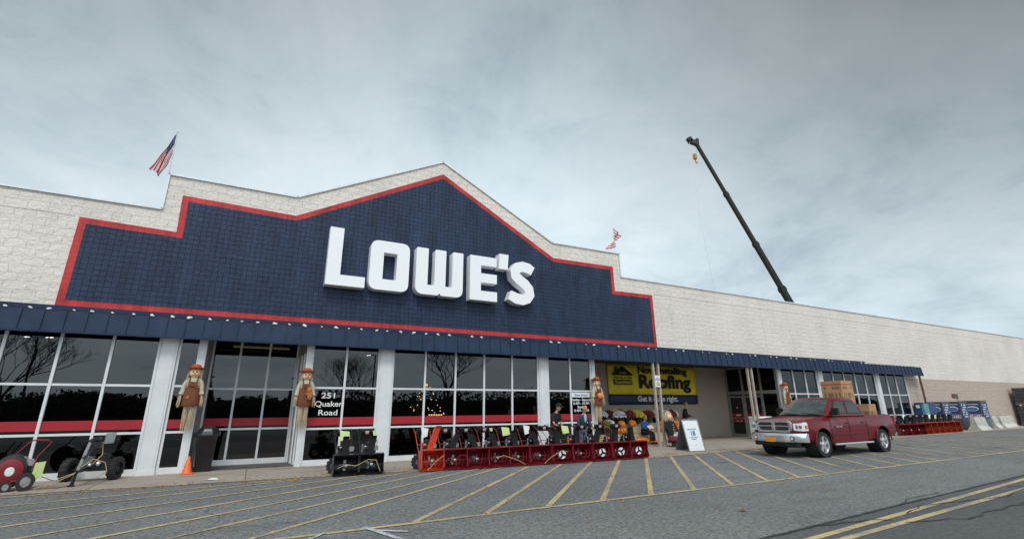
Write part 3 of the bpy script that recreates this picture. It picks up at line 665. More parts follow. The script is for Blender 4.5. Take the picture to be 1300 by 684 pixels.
# return glazing facing the recess (plane x = 25.6), with the automatic door
rx = 25.6
fr = MB()
for y in (20.22, 19.17, 17.96, 16.98): fr.box(rx-.05, rx+.06, y-.05, y+.05, 0, 3.98)
fr.box(rx-.06, rx+.06, 17.0, 20.2, 2.38, 2.56); fr.box(rx-.04, rx+.05, 17.0, 17.95, 0, .16); fr.box(rx-.04, rx+.05, 17.0, 20.2, 3.86, 3.98)
ew = fr.build('entrance_frame', 'alum', bld, smooth=False)
pn = MB(); pn.box(rx, rx+.008, 17.0, 20.2, 2.56, 3.86); pn.box(rx, rx+.008, 17.0, 17.95, .16, 2.38); pn.build('pane', 'glassdark', ew, smooth=False)
def door(y0, y1, x):
    d = MB()
    d.box(x-.025, x+.025, y0, y0+.07, .02, 2.3); d.box(x-.025, x+.025, y1-.07, y1, .02, 2.3); d.box(x-.025, x+.025, y0+.07, y1-.07, 2.2, 2.3); d.box(x-.025, x+.025, y0+.07, y1-.07, .02, .16)
    d.box(x-.03, x+.03, y0+.07, y1-.07, 1.02, 1.07)
    o = d.build('door', 'alum', ew, smooth=False)
    MB().box(x-.004, x+.004, y0+.07, y1-.07, .16, 1.02).box(x-.004, x+.004, y0+.07, y1-.07, 1.07, 2.2).build('pane', 'glass', o, smooth=False)
    MB().box(x-.010, x-.006, y0+.07, y1-.07, .80, .99).box(x-.010, x-.006, y0+.07, y1-.07, 1.10, 1.30).build('stripe', 'stripe', o, smooth=False)
    s = MB(); s.box(x-.016, x-.011, y0+.3, y1-.35, 1.17, 1.24); s.lathe([(.04, -.013), (.04, -.010)], (x, y0+.3, .88), 12, 'X'); s.box(x-.016, x-.011, y1-.5, y1-.3, .86, .89); s.box(x-.016, x-.011, (y0+y1)/2-.04, (y0+y1)/2+.04, 1.6, 1.66); s.build('sticker', 'whiteink', o, smooth=False)
door(19.2, 20.15, rx-.04); door(18.0, 19.12, rx-.0)
# interior shell
it = MB(); it.box(-8.4, 39.4, 30, 30.1, 0, 3.95); it.box(-8.45, -8.4, WY, 30, 0, 3.7); it.box(39.4, 39.45, WY+.3, 30, 0, 3.7)
it.box(1.45, 12.6, 24, 24.1, 0, 3.7)
it.build('interior_wall', 'inside', bld, smooth=False)
MB().box(-8.4, 39.4, WY+.3, 30, 3.96, 4.0).build('interior_ceiling', 'inside', bld, smooth=False)
MB().box(-8.4, 12.6, WY+.05, 30, -.02, .01).box(25.8, 39.4, WY+.05, 30, -.02, .01).box(12.6, 25.8, 20.5, 30, -.02, .01).build('interior_floor', 'insidefloor', bld, smooth=False)
# things just inside the glass
rk = MB()
for i in range(9):
    x = -7.5+i*.9 if i < 5 else 4.3+(i-5)*1.35
    rk.box(x, x+.65, 18.9, 19.3, 0, random.uniform(.7, 1.5)); rk.box(x, x+.6, 19.6, 20, 0, random.uniform(1.2, 2.0))
tag(rk.build('display_shelf', 'cagegrey', bld, smooth=False))
tl = MB(); rnd = random.Random(5)
for i in range(34):
    a = rnd.uniform(0, 6.28); h = rnd.random(); r = .62*(1-h)+.05
    tl.ball((6.15+r*math.cos(a)*1.2, 19.3+r*math.sin(a)*.4, 1.45+h*1.25), .022, n=6, m=4)
for i in range(6): tl.box(6.2+i*.1, 6.26+i*.1, 19.0, 19.02, 1.42, 1.47)
tag(tl.build('string_lights', 'bulb'), 'cluster of warm string lights glowing inside the wide dark window', 'string lights')
# window lettering
sw = thing('window_lettering', 'white street address lettering on the window beside the second scarecrow', 'lettering', (0, 0, 0))
put_text('letters', '251', (2.06, P0-.012, 2.03), .24, 'whiteink', sw, bold=.012, align='CENTER', width=.42)
put_text('letters', 'Quaker', (2.10, P0-.012, 1.77), .24, 'whiteink', sw, bold=.012, align='CENTER', width=.84)
put_text('letters', 'Road', (2.10, P0-.012, 1.50), .24, 'whiteink', sw, bold=.012, align='CENTER', width=.58)
sw = thing('window_sign', 'faint grey shopping carts notice behind the pane right of the address', 'sign')
MB().box(2.72, 3.50, P0+.10, P0+.115, 1.55, 2.10).build('board', 'ink', sw, smooth=False)
dimink = mat('dim_grey_ink', (.10, .12, .15), .7)
put_text('lettering', 'Shopping\nCarts', (3.11, P0+.09, 1.92), .17, dimink, sw, bold=.02, align='CENTER')
sw = thing('hours_sign', 'white store hours lettering on the pane left of the third scarecrow', 'sign')
MB().box(11.66, 12.58, P0-.015, P0-.008, 2.10, 2.30).build('header', 'board', sw, smooth=False)
put_text('header_lettering', 'Store Hours', (12.12, P0-.022, 2.15), .13, 'blueink', sw, bold=.01, align='CENTER')
put_text('lettering', 'Monday - Saturday\n6 AM - 10 PM\nSunday\n8 AM - 8 PM', (12.12, P0-.012, 1.95), .145, 'whiteink', sw, bold=.02, align='CENTER', line=1.0)

# ------------------------------------------------------------------ channel letter sign
LY = 16.50
sg = thing('channel_letter_sign', "big white raised letters reading LOWE'S on the navy gable panel", 'sign', (0, 0, 0))
def chan(splines, ya=LY, yb=WY-.02):
    mb = clip_shape(splines, yb-ya); mb.xf(Matrix.Translation((0, (ya+yb)/2, 0)) @ Matrix.Rotation(PI/2, 4, 'X'))
    return mb.build('letter', 'letter', sg, smooth=True, ang=40)
chan([[(1.55, 5.74), (2.85, 5.74), (2.85, 6.12), (2.01, 6.12), (2.01, 7.82), (1.55, 7.82)]])
chan([roundpoly([(2.98, 5.74), (4.40, 5.74), (4.40, 7.58), (2.98, 7.58)], .30, 6), [(3.45, 6.14), (3.45, 7.14), (3.94, 7.14), (3.94, 6.14)]])
chan([roundpoly([(4.66, 7.55), (4.66, 5.75), (5.54, 5.75), (5.60, 5.84), (5.66, 5.75), (6.54, 5.75), (6.54, 7.55), (6.10, 7.55), (6.10, 6.12), (5.83, 6.12), (5.83, 7.55), (5.39, 7.55), (5.39, 6.12), (5.12, 6.12), (5.12, 7.55)],
                [.06, .3, .12, .0, .12, .3, .04, .06, 0, 0, .04, .06, 0, 0, .04], 5)])
chan([[(6.84, 5.74), (8.02, 5.74), (8.02, 6.13), (7.31, 6.13), (7.31, 6.47), (8.01, 6.47), (8.01, 6.85), (7.31, 6.85), (7.31, 7.18), (8.00, 7.18), (8.00, 7.56), (6.84, 7.56)]])
chan([[(8.11, 7.14), (8.51, 7.14), (8.55, 7.79), (8.13, 7.79)]])
# S from a swept stroke
path = [(9.70, 7.22), (9.50, 7.33), (9.22, 7.37), (8.98, 7.30), (8.84, 7.12), (8.88, 6.93), (9.08, 6.77), (9.32, 6.62), (9.50, 6.43), (9.54, 6.20), (9.42, 6.03), (9.20, 5.95), (8.90, 5.98), (8.60, 6.10)]
Lp, Rp = [], []
for i, p in enumerate(path):
    a = Vector(path[max(0, i-1)]); b = Vector(path[min(len(path)-1, i+1)]); d = (b-a).normalized(); nn = Vector((-d.y, d.x)); wdt = .225
    if i in (0, len(path)-1): nn = Vector((0, 1)) if i == 0 else Vector((0, 1)); nn = Vector((-.25, -.95)) if i == 0 else Vector((.25, .95)); nn = nn.normalized() if False else Vector((-d.y, d.x)); wdt = .20
    Lp.append(tuple(Vector(p)+nn*wdt)); Rp.append(tuple(Vector(p)-nn*wdt))
chan([Lp+Rp[::-1]])

# ------------------------------------------------------------------ flags
def flag(name, label, base, h, P, canton=True):
    t = thing(name, label, 'flag', base, group='flags on the roof steps')
    MB().tube([(0, 0, 0), (0, 0, h)], .018, 8).ball((0, 0, h+.02), .035, n=8, m=6).build('pole', 'white', t)
    nu, nv = 30, 26; mb = MB(); vs = [P(i/nu, j/nv) for i in range(nu+1) for j in range(nv+1)]; fs = []; mi = []
    for i in range(nu):
        for j in range(nv):
            fs.append((i*(nv+1)+j, (i+1)*(nv+1)+j, (i+1)*(nv+1)+j+1, i*(nv+1)+j+1))
            mi.append(2 if (canton and i < nu*.4 and j < nv*7/13) else (0 if (j*13//nv) % 2 == 0 else 1))
    b = MB(); b.v = [tuple(v) for v in vs]; b.f = fs; b.mi = mi
    o = b.build('flag', ['flagred', 'flagwhite', 'flagblue'], t, recalc=False)
    md = o.modifiers.new('t', 'SOLIDIFY'); md.thickness = .004
    if canton:
        st = MB()
        for r in range(5):
            for c in range(6):
                for side in (-.006, .006):
                    u = .4*(c+.5)/6; v = (7/13)*(r+.5)/5; p = Vector(P(u, v)); du = Vector(P(u+.012, v))-p; dv = Vector(P(u, v+.022))-p; nn = du.cross(dv).normalized()*side; p = p+nn
                    st.quad(p-du, p-dv, p+du, p+dv)
        st.build('stars', 'whiteink', o, smooth=False, recalc=False)
    return t
def P1(u, v):
    # hangs limp from the tip of the pole and blows down to the left
    a = Vector((-.02, 0, 1.52-v*.75)); e_ = Vector((-.46+.28*v, -.10, .10-.22*v))
    p = a.lerp(e_, u); s = math.sin(u*9+v*3)*.05*u; return p+Vector((.05*math.sin(v*7+u*4)*u, s+.05*math.sin(v*14)*(.3+u), .02*math.sin(u*12)))
flag('flag_pole', 'limp striped flag with starry canton on the left roof step', (-3.39, 17.02, 8.86), 1.56, P1)
def P2(u, v):
    a = Vector((0, 0, 1.30-v*.95)); s = .5*math.sin(u*2.6)
    return a+Vector((.02+.42*math.sin(v*2.8+.3)*(-1 if v > .35 else .9)*u*(.35+.65*abs(v-.35)*1.4), .55*u+.06*math.sin(u*10+v*4), -.10*u+.05*math.sin(u*8)))
def P2(u, v):
    a = Vector((.02, 0, 1.42-v*1.05)); fly = Vector((.66, .2, -.30)).lerp(Vector((-.50, .15, -.10)), v)
    return a+fly*u+Vector((.03*math.sin(v*9+u*5), .05*math.sin(u*11+v*5), -.13*math.sin(u*PI)*.5))
flag('flag_pole', 'small flag curled by the wind on the right roof step, stripes showing', (14.72, 17.02, 8.90), 1.36, P2, canton=False)

# ------------------------------------------------------------------ crane behind the store
cr = thing('crane', 'dark telescopic crane boom rising behind the store roof', 'crane', (84.6, 45, 0))
tip = Vector((57.35, 45, 42.4)); foot = Vector((84.6, 45, 4.0)); d = (tip-foot)
qs = [(0, .42, .62), (.42, .60, .52), (.60, .80, .43), (.80, 1.0, .34)]
for (a, b, hw) in qs:
    p = foot+d*a; q = foot+d*(b+.004); MB().tube([p-cr.location, q-cr.location], hw, 6).tube([p+d*(b-a)-d.normalized()*.5-cr.location, p+d*(b-a)-cr.location], hw*1.18, 6).build('boom_section', 'crane', cr, smooth=False)
loc = tip-cr.location
MB().box(loc.x-1.5, loc.x+.4, -.3, .3, loc.z-.4, loc.z+.25).tube([(loc.x-1.4, -.3, loc.z+.2), (loc.x-1.4, .3, loc.z+.2)], .45, 10).tube([(loc.x+.2, -.3, loc.z+.5), (loc.x+.2, .3, loc.z+.5)], .3, 10).build('boom_head', 'crane', cr, smooth=False)
hk = MB(); hk.box(loc.x-.65-.25, loc.x-.65+.25, -.25, .25, loc.z-3.1, loc.z-2.2); hk.tube([(loc.x-.65, 0, loc.z-3.1), (loc.x-.65, 0, loc.z-3.5), (loc.x-.45, 0, loc.z-3.75), (loc.x-.2, 0, loc.z-3.6), (loc.x-.15, 0, loc.z-3.35)], .1, 6)
hk.build('hook_block', 'craney', cr, bevel=.05)
MB().tube([(loc.x-.65, 0, loc.z-.2), (loc.x-.65, 0, loc.z-2.2)], .03, 4).tube([(loc.x-1.5, 0, loc.z-.2), (loc.x-1.3, .0, loc.z-14), (loc.x+.8, 0, 6)], .028, 4).build('cable', 'steel', cr)
cb = MB(); cb.box(-5, 5, -1.3, 1.3, 1.1, 1.7); cb.box(-1.5, 3.5, -1.2, 1.2, 1.8, 3.2); cb.box(-5.2, -3.4, -1.2, 1.2, 1.1, 2.9); cb.box(-1, 1, -1, 1, 3, 4.3); cb.build('carrier', 'crane', cr, bevel=.05)
for x in (-3.8, -2.2, 2.2, 3.8):
    for s in (-1, 1): MB().lathe([(.25, -.2), (.6, -.2), (.65, -.1), (.65, .1), (.6, .2), (.25, .2)], (x, s*1.25, .65), 18, 'Y').build('wheel', 'rubber', cr)

# ------------------------------------------------------------------ banner
bn = thing('banner', 'yellow and navy roofing banner with black and white lettering hung on the recess wall', 'banner', (16.36, 20.2, 0))
def wavy(x0, x1, z0, z1, y, nx, nz, amp=.03):
    mb = MB(); vs = []; fs = []
    for i in range(nx+1):
        for j in range(nz+1):
            u, v = i/nx, j/nz; vs.append((x0+(x1-x0)*u, y+amp*math.sin(u*13+v*2)*math.sin(v*3+.5), z0+(z1-z0)*v))
    for i in range(nx):
        for j in range(nz): fs.append((i*(nz+1)+j, (i+1)*(nz+1)+j, (i+1)*(nz+1)+j+1, i*(nz+1)+j+1))
    mb.add(vs, fs); return mb
def solid(o, t=.01):
    md = o.modifiers.new('t', 'SOLIDIFY'); md.thickness = t; return o
solid(wavy(0, 6.55, 2.36, 3.93, 0, 30, 6, .02).build('yellow_panel', 'banner', bn, recalc=False))
solid(wavy(0, 6.55, 1.84, 2.36, 0, 30, 3, .02).build('navy_panel', 'bannerblue', bn, recalc=False))
by = -.045
MB().prism([(.36, 2.86), (1.62, 2.86), (1.62, 3.36), (1.75, 3.36), (.98, 3.86), (.62, 3.64), (.62, 3.80), (.44, 3.80), (.44, 3.53), (.22, 3.38), (.36, 3.36)], by, by+.01).build('house_mark', 'ink', bn, smooth=False)
put_text('lettering', "Lowe's", (.99, by-.008, 3.44), .17, 'banner', bn, align='CENTER')
MB().box(.36, 1.62, by-.004, by-.001, 3.12, 3.34).build('house_band', 'banner', bn, smooth=False)
put_text('lettering', 'INSTALLATION', (.99, by-.012, 3.155), .18, 'ink', bn, bold=.02, align='CENTER', width=1.16)
put_text('lettering', 'Guaranteed', (.99, by-.008, 2.93), .22, 'banner', bn, bold=.02, align='CENTER', width=1.1)
put_text('lettering', 'Now Installing', (2.05, by, 3.50), .52, 'ink', bn, bold=.035, width=3.75)
put_text('lettering', 'Roofing', (2.05, by, 2.72), .98, 'ink', bn, bold=.04, width=3.95)
put_text('lettering', 'Get it done right.', (1.9, by, 2.0), .40, 'whiteink', bn, bold=.03, width=3.0)
# sign on the double post
np_ = thing('parking_sign', 'small white sign strapped across the double canopy post before the banner', 'sign', (16.11, FY+.03, 2.55))
MB().box(-.16, .16, -.01, .0, 0, .52).build('panel', 'board', np_, smooth=False, bevel=.004)
put_text('lettering', 'NO\nPARKING', (0, -.014, .38), .075, 'redink', np_, bold=.02, align='CENTER'); put_text('lettering', 'FIRE\nLANE', (0, -.014, .16), .085, 'redink', np_, bold=.02, align='CENTER')

# ------------------------------------------------------------------ scarecrows on the posts
def scarecrow(loc, label, s=1.0, lean=0, seed=0, rz=0):
    rnd = random.Random(seed); t = thing('scarecrow', label, 'scarecrow', loc, rz, group='scarecrows tied to the storefront posts'); t.scale = (s*.80, s*.85, s*.77)
    # z=0 at trouser hem ; hat top about 1.8
    MB().lathe([(.25, 1.63), (.29, 1.68), (.30, 1.69), (.18, 1.655), (.165, 1.70), (.15, 1.78), (.08, 1.82), (.01, 1.825)], (0, -.02, 0), 18).build('hat', 'hatc', t)
    hd = MB(); hd.ball((0, -.06, 1.50), .17, .15, .19); h = hd.build('head', 'skinc', t)
    f = MB(); 
    for sx in (-.055, .055): f.ball((sx, -.20, 1.53), .026, .014, .032, 8, 6)
    f.ball((0, -.215, 1.48), .018, .014, .022, 6, 5); f.tube([(-.06, -.185, 1.43), (-.03, -.195, 1.41), (.03, -.195, 1.41), (.06, -.185, 1.43)], .008, 5); f.build('face', 'ink', h)
    hr = MB()
    for i in range(46):
        a = rnd.uniform(-.3, PI+.3) if False else rnd.choice((rnd.uniform(-.55, 1.2), rnd.uniform(PI-1.2, PI+.55))); x, y = .15*math.cos(a), .13*math.sin(a)-.04; l_ = rnd.uniform(.18, .38)
        hr.tube([(x, y, 1.60), (x*1.25, y*1.1, 1.5), (x*1.3+rnd.uniform(-.04, .04), y, 1.60-l_)], .011, 4)
    hr.build('hair', 'straw', h)
    sh = MB(); sh.lathe([(.12, 1.36), (.19, 1.30), (.21, 1.1), (.19, .92)], (0, -.02, 0), 14, sy=.62)
    for sx in (-1, 1): sh.tube([(sx*.15, -.02, 1.29), (sx*.25, -.03, 1.1), (sx*.285, -.05, .85), (sx*.31, -.07, .72)], [.07, .075, .07, .085], 8)
    sh.build('shirt', 'plaid', t)
    ov = MB(); ov.lathe([(.20, 1.03), (.235, .90), (.26, .55), (.275, .32), (.26, .30)], (0, -.03, 0), 14, sy=.6)
    ov.box(-.14, .14, -.185, -.16, 1.0, 1.17)
    for sx in (-1, 1): ov.tube([(sx*.11, -.175, 1.15), (sx*.12, -.13, 1.34), (sx*.10, .02, 1.37)], .022, 5)
    ovo = ov.build('overalls', 'overall', t)
    px, pz = rnd.choice(((-.09, .62), (.07, .75))); MB().box(px-.05, px+.05, -.200, -.185, pz-.05, pz+.05, tilt=('Y', .4)).build('patch', 'patch', ovo, smooth=False)
    st = MB()
    for i in range(220):
        k = i % 5
        if k < 2: sx = -1 if k else 1; b = Vector((sx*.31, -.07, .74)); e_ = b+Vector((sx*rnd.uniform(-.02, .10), rnd.uniform(-.08, .05), -rnd.uniform(.15, .5)))
        else: sx = rnd.choice((-1, 1)); b = Vector((sx*.10+rnd.uniform(-.055, .055), -.03+rnd.uniform(-.05, .05), .34)); e_ = b+Vector((rnd.uniform(-.05, .05), 0, -rnd.uniform(.3, .95)))
        st.tube([b, (b+e_)/2+Vector((rnd.uniform(-.02, .02), rnd.uniform(-.02, .02), 0)), e_], [.014, .011, .004], 4)
    st.build('straw_stuffing', 'straw', t)
    MB().tube([(-.25, .04, .98), (-.2, -.14, .98), (.2, -.14, .98), (.25, .04, .98)], .012, 5).build('tie_cord', 'rope', t)
    return t
scarecrow((-1.66, P0-.26, 1.555), 'scarecrow in red hat on the post above the trash can', seed=1)
sc2 = scarecrow((1.33, P0-.26, 1.545), 'scarecrow holding a big rust bow, on the post left of the address lettering', seed=2)
bw = MB(); bw.ball((.14, -.24, .78), .13, .05, .09); bw.ball((.13, -.26, .92), .10, .05, .12); bw.ball((.16, -.26, .66), .09, .04, .13); bw.build('bow', 'patch', sc2)
sc3 = scarecrow((12.78, P0-.26, 1.535), 'scarecrow with orange bag between the hours lettering and the yellow banner', seed=3)
MB().ball((-.02, -.26, .80), .17, .08, .16).build('bag', 'pump', sc3)
scarecrow((25.66, P0-.25, 1.53), 'scarecrow on the far post directly above the front hood of the pickup', seed=4)

# scarecrow with straw hood at the double post
t = thing('scarecrow', 'dark clothed scarecrow under a pale straw hood on the double post', 'scarecrow', (16.42, FY-.02, 0), group='scarecrows tied to the storefront posts')
st = MB(); rnd = random.Random(8)
for i in range(110):
    a = rnd.uniform(0, 2*PI); r = rnd.uniform(.02, .3); st.tube([(0, -.05, 1.50), (r*.5*math.cos(a), r*.5*math.sin(a)-.05, 1.36), (r*math.cos(a), r*math.sin(a)*.6-.08, 1.18-rnd.random()*.15)], [.02, .017, .006], 4)
for i in range(40):
    st.tube([(-.18+rnd.uniform(-.03, .03), -.1, .75), (-.18+rnd.uniform(-.06, .06), -.12, .15)], .012, 4)
st.build('straw_hood', 'straw', t)
MB().ball((0, -.1, 1.26), .12, .11, .14).build('head', 'skinc', t)
sh = MB(); sh.lathe([(.10, 1.12), (.21, 1.05), (.25, .8), (.20, .45), (.24, .2)], (0, -.1, 0), 14, sy=.6); sh.tube([(.2, -.1, 1.02), (.32, -.18, .8), (.22, -.3, .66)], .06, 8); sh.tube([(-.2, -.1, 1.02), (-.3, -.18, .8), (-.22, -.3, .7)], .06, 8); sh.build('coat', 'shirtk', t)
bt = MB()
for k in range(5): bt.box(.05+.03*(k % 2), .10+.03*(k % 2), -.262, -.25, .5+.1*k, .54+.1*k)
bt.build('coat_patch', 'plaid', t, smooth=False)

# ------------------------------------------------------------------ bins, cone
t = thing('trash_can', 'tall black trash can with domed lid standing in the doorway by the cone', 'trash can', (-1.12, 16.95, 0))
b = MB(); b.lathe([(.24, .01), (.25, .03), (.31, .88), (.33, .90), (.33, .94), (.29, .94)], (0, 0, 0), 4, a0=PI/4, sx=1.1, sy=1.0); b.build('body', 'black', t, bevel=.02)
b = MB(); b.lathe([(.34, .94), (.35, .98), (.33, 1.05), (.25, 1.17), (.10, 1.22), (.01, 1.225)], (0, 0, 0), 8, a0=PI/8); l_ = b.build('lid', 'blackp', t, bevel=.01)
MB().box(-.13, .13, -.345, -.27, 1.0, 1.10).build('flap', 'cagegrey', l_, bevel=.01)
t = thing('traffic_cone', 'small orange traffic cone at the foot of the first scarecrow post', 'cone', (-1.44, 16.45, 0))
MB().lathe([(.13, .03), (.115, .05), (.03, .45), (.024, .46), (.018, .45)], (0, 0, 0), 18).build('cone_body', 'cone', t); MB().box(-.16, .16, -.16, .16, .006, .035).build('base', 'cone', t, bevel=.01)

# ------------------------------------------------------------------ wheels helper and snow blowers
def wheel_parts(t, c, r, wd, rim='steel', lug=True, nsp=5, turn=0):
    XF = Matrix.Translation(c) @ Matrix.Rotation(turn, 4, 'Z') @ Matrix.Translation(-Vector(c))
    pr = [(r*.58, -wd/2), (r*.93, -wd/2), (r, -wd*.32), (r, wd*.32), (r*.93, wd/2), (r*.58, wd/2)]
    b = MB(); b.lathe(pr, c, 22, 'Y', caps=False)
    if lug:
        for k in range(14):
            a = 2*PI*k/14; x, z = c[0]+math.cos(a)*r*.99, c[2]+math.sin(a)*r*.99
            b.box(x-.02, x+.02, c[1]-wd*.45, c[1]+wd*.45, z-.02, z+.02, tilt=('Y', -a))
    b.xf(XF); wh = b.build('wheel', 'rubber', t)
    q = MB(); q.lathe([(r*.6, -wd*.35), (r*.55, -wd*.1), (r*.2, -wd*.1), (r*.18, -wd*.3), (.005, -wd*.3)], c, 18, 'Y', caps=False); q.lathe([(r*.6, wd*.35), (r*.55, wd*.1), (r*.2, wd*.1), (.005, wd*.1)], c, 18, 'Y', caps=False)
    for k in range(nsp):
        a = 2*PI*k/nsp; q.box(c[0]+r*.15, c[0]+r*.55, c[1]-wd*.3, c[1]-wd*.12, c[2]-.02, c[2]+.02, tilt=('Y', a), c=c)
    q.xf(XF); q.build('rim', rim, wh)
    return wh
def snow_blower(name, label, w=.68, red='machred', loc=(0, 0, 0), rz=0, disc=False, chute='black', tagk=None, group=None, panel=True, h=.55, eng='blackp', side='machred', chute_dir=0, tallchute=False, seed=0):
    rnd = random.Random(seed); t = thing(name, label, 'snow blower', loc, rz, group=group)
    hw = w/2
    # auger housing: open at the front (-y), curved back
    b = MB(); prof = [(0.0, h), (.10, h+.01), (.26, h*.93), (.36, h*.7), (.385, h*.42), (.34, h*.16), (.20, .04), (.02, .03)]
    inner = [(p[0]-.006 if i > 1 else p[0], p[1]-.012 if i < 4 else p[1]+.010) for i, p in enumerate(prof)]
    for i in range(len(prof)-1):
        a, c = prof[i], prof[i+1]; a2, c2 = inner[i], inner[i+1]
        b.add([(-hw, a[0], a[1]), (hw, a[0], a[1]), (hw, c[0], c[1]), (-hw, c[0], c[1])], [(0, 1, 2, 3)])
        b.add([(-hw, a2[0], a2[1]), (hw, a2[0], a2[1]), (hw, c2[0], c2[1]), (-hw, c2[0], c2[1])], [(3, 2, 1, 0)])
    sp = [(-.05, h*.96), (.10, h+.015), (.26, h*.94), (.37, h*.7), (.395, h*.42), (.35, h*.15), (.20, .03), (-.02, .02), (-.10, .10), (-.04, h*.5)]
    for s in (-1, 1): b.prism([(p[0], p[1]) for p in sp], s*hw-.006, s*hw+.006, 'X')
    b.box(-hw, hw, -.055, .0, h*.965, h*.995); b.box(-hw, hw, -.03, .03, .02, .032)
    hs = b.build('housing', red, t, recalc=False, ang=50)
    # auger: two opposed helical ribbons on a shaft
    a = MB(); a.tube([(-hw+.01, .15, h*.44), (hw-.01, .15, h*.44)], .018, 8)
    nt_ = 44
    for s in (-1, 1):
        for i in range(nt_):
            f0, f1 = i/nt_, (i+1)/nt_; x0 = s*(hw-.03)*(1-f0*.78); x1 = s*(hw-.03)*(1-f1*.78); A0 = f0*2.2*2*PI*s; A1 = f1*2.2*2*PI*s
            pts = []
            for (x, A) in ((x0, A0), (x1, A1)):
                for r in (.09, .17): pts.append((x, .15+r*math.cos(A), h*.44+r*math.sin(A)))
            a.add(pts, [(0, 1, 3, 2)])
    au = a.build('auger', red, hs, recalc=False); md = au.modifiers.new('t', 'SOLIDIFY'); md.thickness = .006
    g = MB(); g.lathe([(.03, -.03), (.06, -.02), (.06, .05), (.03, .06)], (0, .15, h*.44), 12, 'X'); g.tube([(0, .17, h*.44), (0, .36, h*.44)], .035, 8); g.build('gearbox', 'steel', hs)
    im = MB()
    for k in range(4):
        A = k*PI/2+.4+seed; im.box(.02, .13, .28, .30, h*.44-.035, h*.44+.035, tilt=('Y', -A), c=(0, .29, h*.44))
    im.lathe([(.05, .27), (.05, .31)], (0, 0, h*.44), 12, 'Y'); 
    if disc: im.lathe([(.125, -.005), (.125, .005)], (0, 0, h*.46), 20, 'Y')
    imp = im.build('impeller', 'whiteink' if disc else 'steel', hs)
    if disc:
        dk = MB()
        for k in range(3): dk.box(.0, .122, -.016, -.008, h*.46-.02, h*.46+.035, tilt=('Y', -k*2*PI/3-seed), c=(0, -.01, h*.46))
        dk.build('impeller_blade', 'ink', imp, smooth=False)
    # chute
    c = MB(); lean = chute_dir
    hh = h+.44 if not tallchute else h+.62
    sec = [(0, .30, h*.85, .075), (.0, .30, h+.05, .085), (lean*.35, .29, h+.20, .085), (lean*.8, .26, hh-.06, .08), (lean, .20, hh, .07)]
    for i, (x, y, z, r) in enumerate(sec[:-1]):
        x1, y1, z1, r1 = sec[i+1]
        ring0 = [(x+r*q[0], y+r*q[1], z) for q in ((-1, -.6), (1, -.6), (1, .8), (-1, .8))]; ring1 = [(x1+r1*q[0], y1+r1*q[1], z1) for q in ((-1, -.6), (1, -.6), (1, .8), (-1, .8))]
        c.add(ring0+ring1, [(0, 1, 5, 4), (1, 2, 6, 5), (2, 3, 7, 6), (3, 0, 4, 7)])
    c.lathe([(.10, h-.02), (.10, h+.03)], (0, .30, 0), 14)
    c.build('chute', chute, t, recalc=True)
    # engine
    e_ = MB(); e_.box(-.17, .17, .48, .80, .34, .60); e_.box(-.13, .15, .50, .78, .60, .70); e_.lathe([(.12, .70), (.12, .76), (.09, .79), (.02, .79)], (0, .64, 0), 14); e_.box(-.22, .22, .42, .92, .24, .34)
    en = e_.build('engine', eng, t, bevel=.012)
    MB().box(.10, .23, .46, .56, .56, .68).tube([(-.20, .50, .52), (-.20, .50, .74)], .02, 6).ball((-.12, .47, .66), .035, n=8, m=6).build('muffler', 'steel', en, bevel=.01)
    cap = MB(); cap.lathe([(.035, .70), (.035, .73), (.01, .735)], (.05, .50, .02), 10); cap.ball((-.02, .46, .62), .03, n=8, m=5); cap.build('fuel_cap', 'redink', en)
    ac = MB(); ac.box(-.20, -.06, .47, .60, .60, .70); ac.lathe([(.09, -.015), (.085, .03), (.03, .04)], (-.02, .44, .46), 14, 'Y'); ac.build('starter_cover', rnd.choice(('cagegrey', 'redink', 'black')), en, bevel=.01)
    cb2 = MB(); cb2.tube([(.17, .9, .5), (.28, .95, .75), (.16, 1.1, 1.0)], .008, 5); cb2.tube([(-.1, .4, .5), (-.26, .7, .85), (-.18, 1.1, .98)], .008, 5); cb2.build('control_cable', 'ink', en)
    for s in (-1, 1): wheel_parts(t, (s*(hw-.09), .68, .20), .20, .12, rim=('machred' if red == 'machred' else 'steel'))
    # handle bars
    hb = MB()
    for s in (-1, 1): hb.tube([(s*.17, .85, .34), (s*.20, 1.02, .62), (s*.23, 1.22, .96), (s*.23, 1.42, 1.05)], .014, 7)
    hb.tube([(-.23, 1.23, .96), (.23, 1.23, .96)], .012, 6)
    hb.tube([(-.20, 1.03, .63), (.20, 1.03, .63)], .012, 6)
    hd = hb.build('handlebar', red if red != 'blackp' else 'black', t)
    gp = MB()
    for s in (-1, 1): gp.tube([(s*.23, 1.36, 1.03), (s*.23, 1.52, 1.09)], .022, 7); gp.tube([(s*.20, 1.34, 1.12), (s*.22, 1.18, 1.10)], .008, 5)
    gp.build('grip', 'black', hd)
    if panel:
        p_ = MB(); p_.box(-.19, .19, 1.14, 1.26, .93, 1.07, tilt=('X', .5)); pn_ = p_.build('control_panel', 'black', t, bevel=.012)
        MB().box(-.055, .045, 1.105, 1.115, .98, 1.05, tilt=('X', .5)).build('panel_label', 'whiteink', pn_, smooth=False); MB().box(-.055, .045, 1.098, 1.108, .945, .975, tilt=('X', .5)).build('panel_badge', 'redink', pn_, smooth=False)
    if tagk == 'lime':
        MB().quad((-.12, 1.06, 1.08), (.14, 1.04, 1.05), (.17, 1.01, .84), (-.08, 1.02, .80)).build('price_tag', 'tag', t, smooth=False)
    if tagk == 'hang':
        MB().quad((.14, 1.05, 1.06), (.24, 1.05, 1.05), (.27, 1.03, .74), (.20, 1.03, .72)).build('price_tag', 'tag', t, smooth=False)
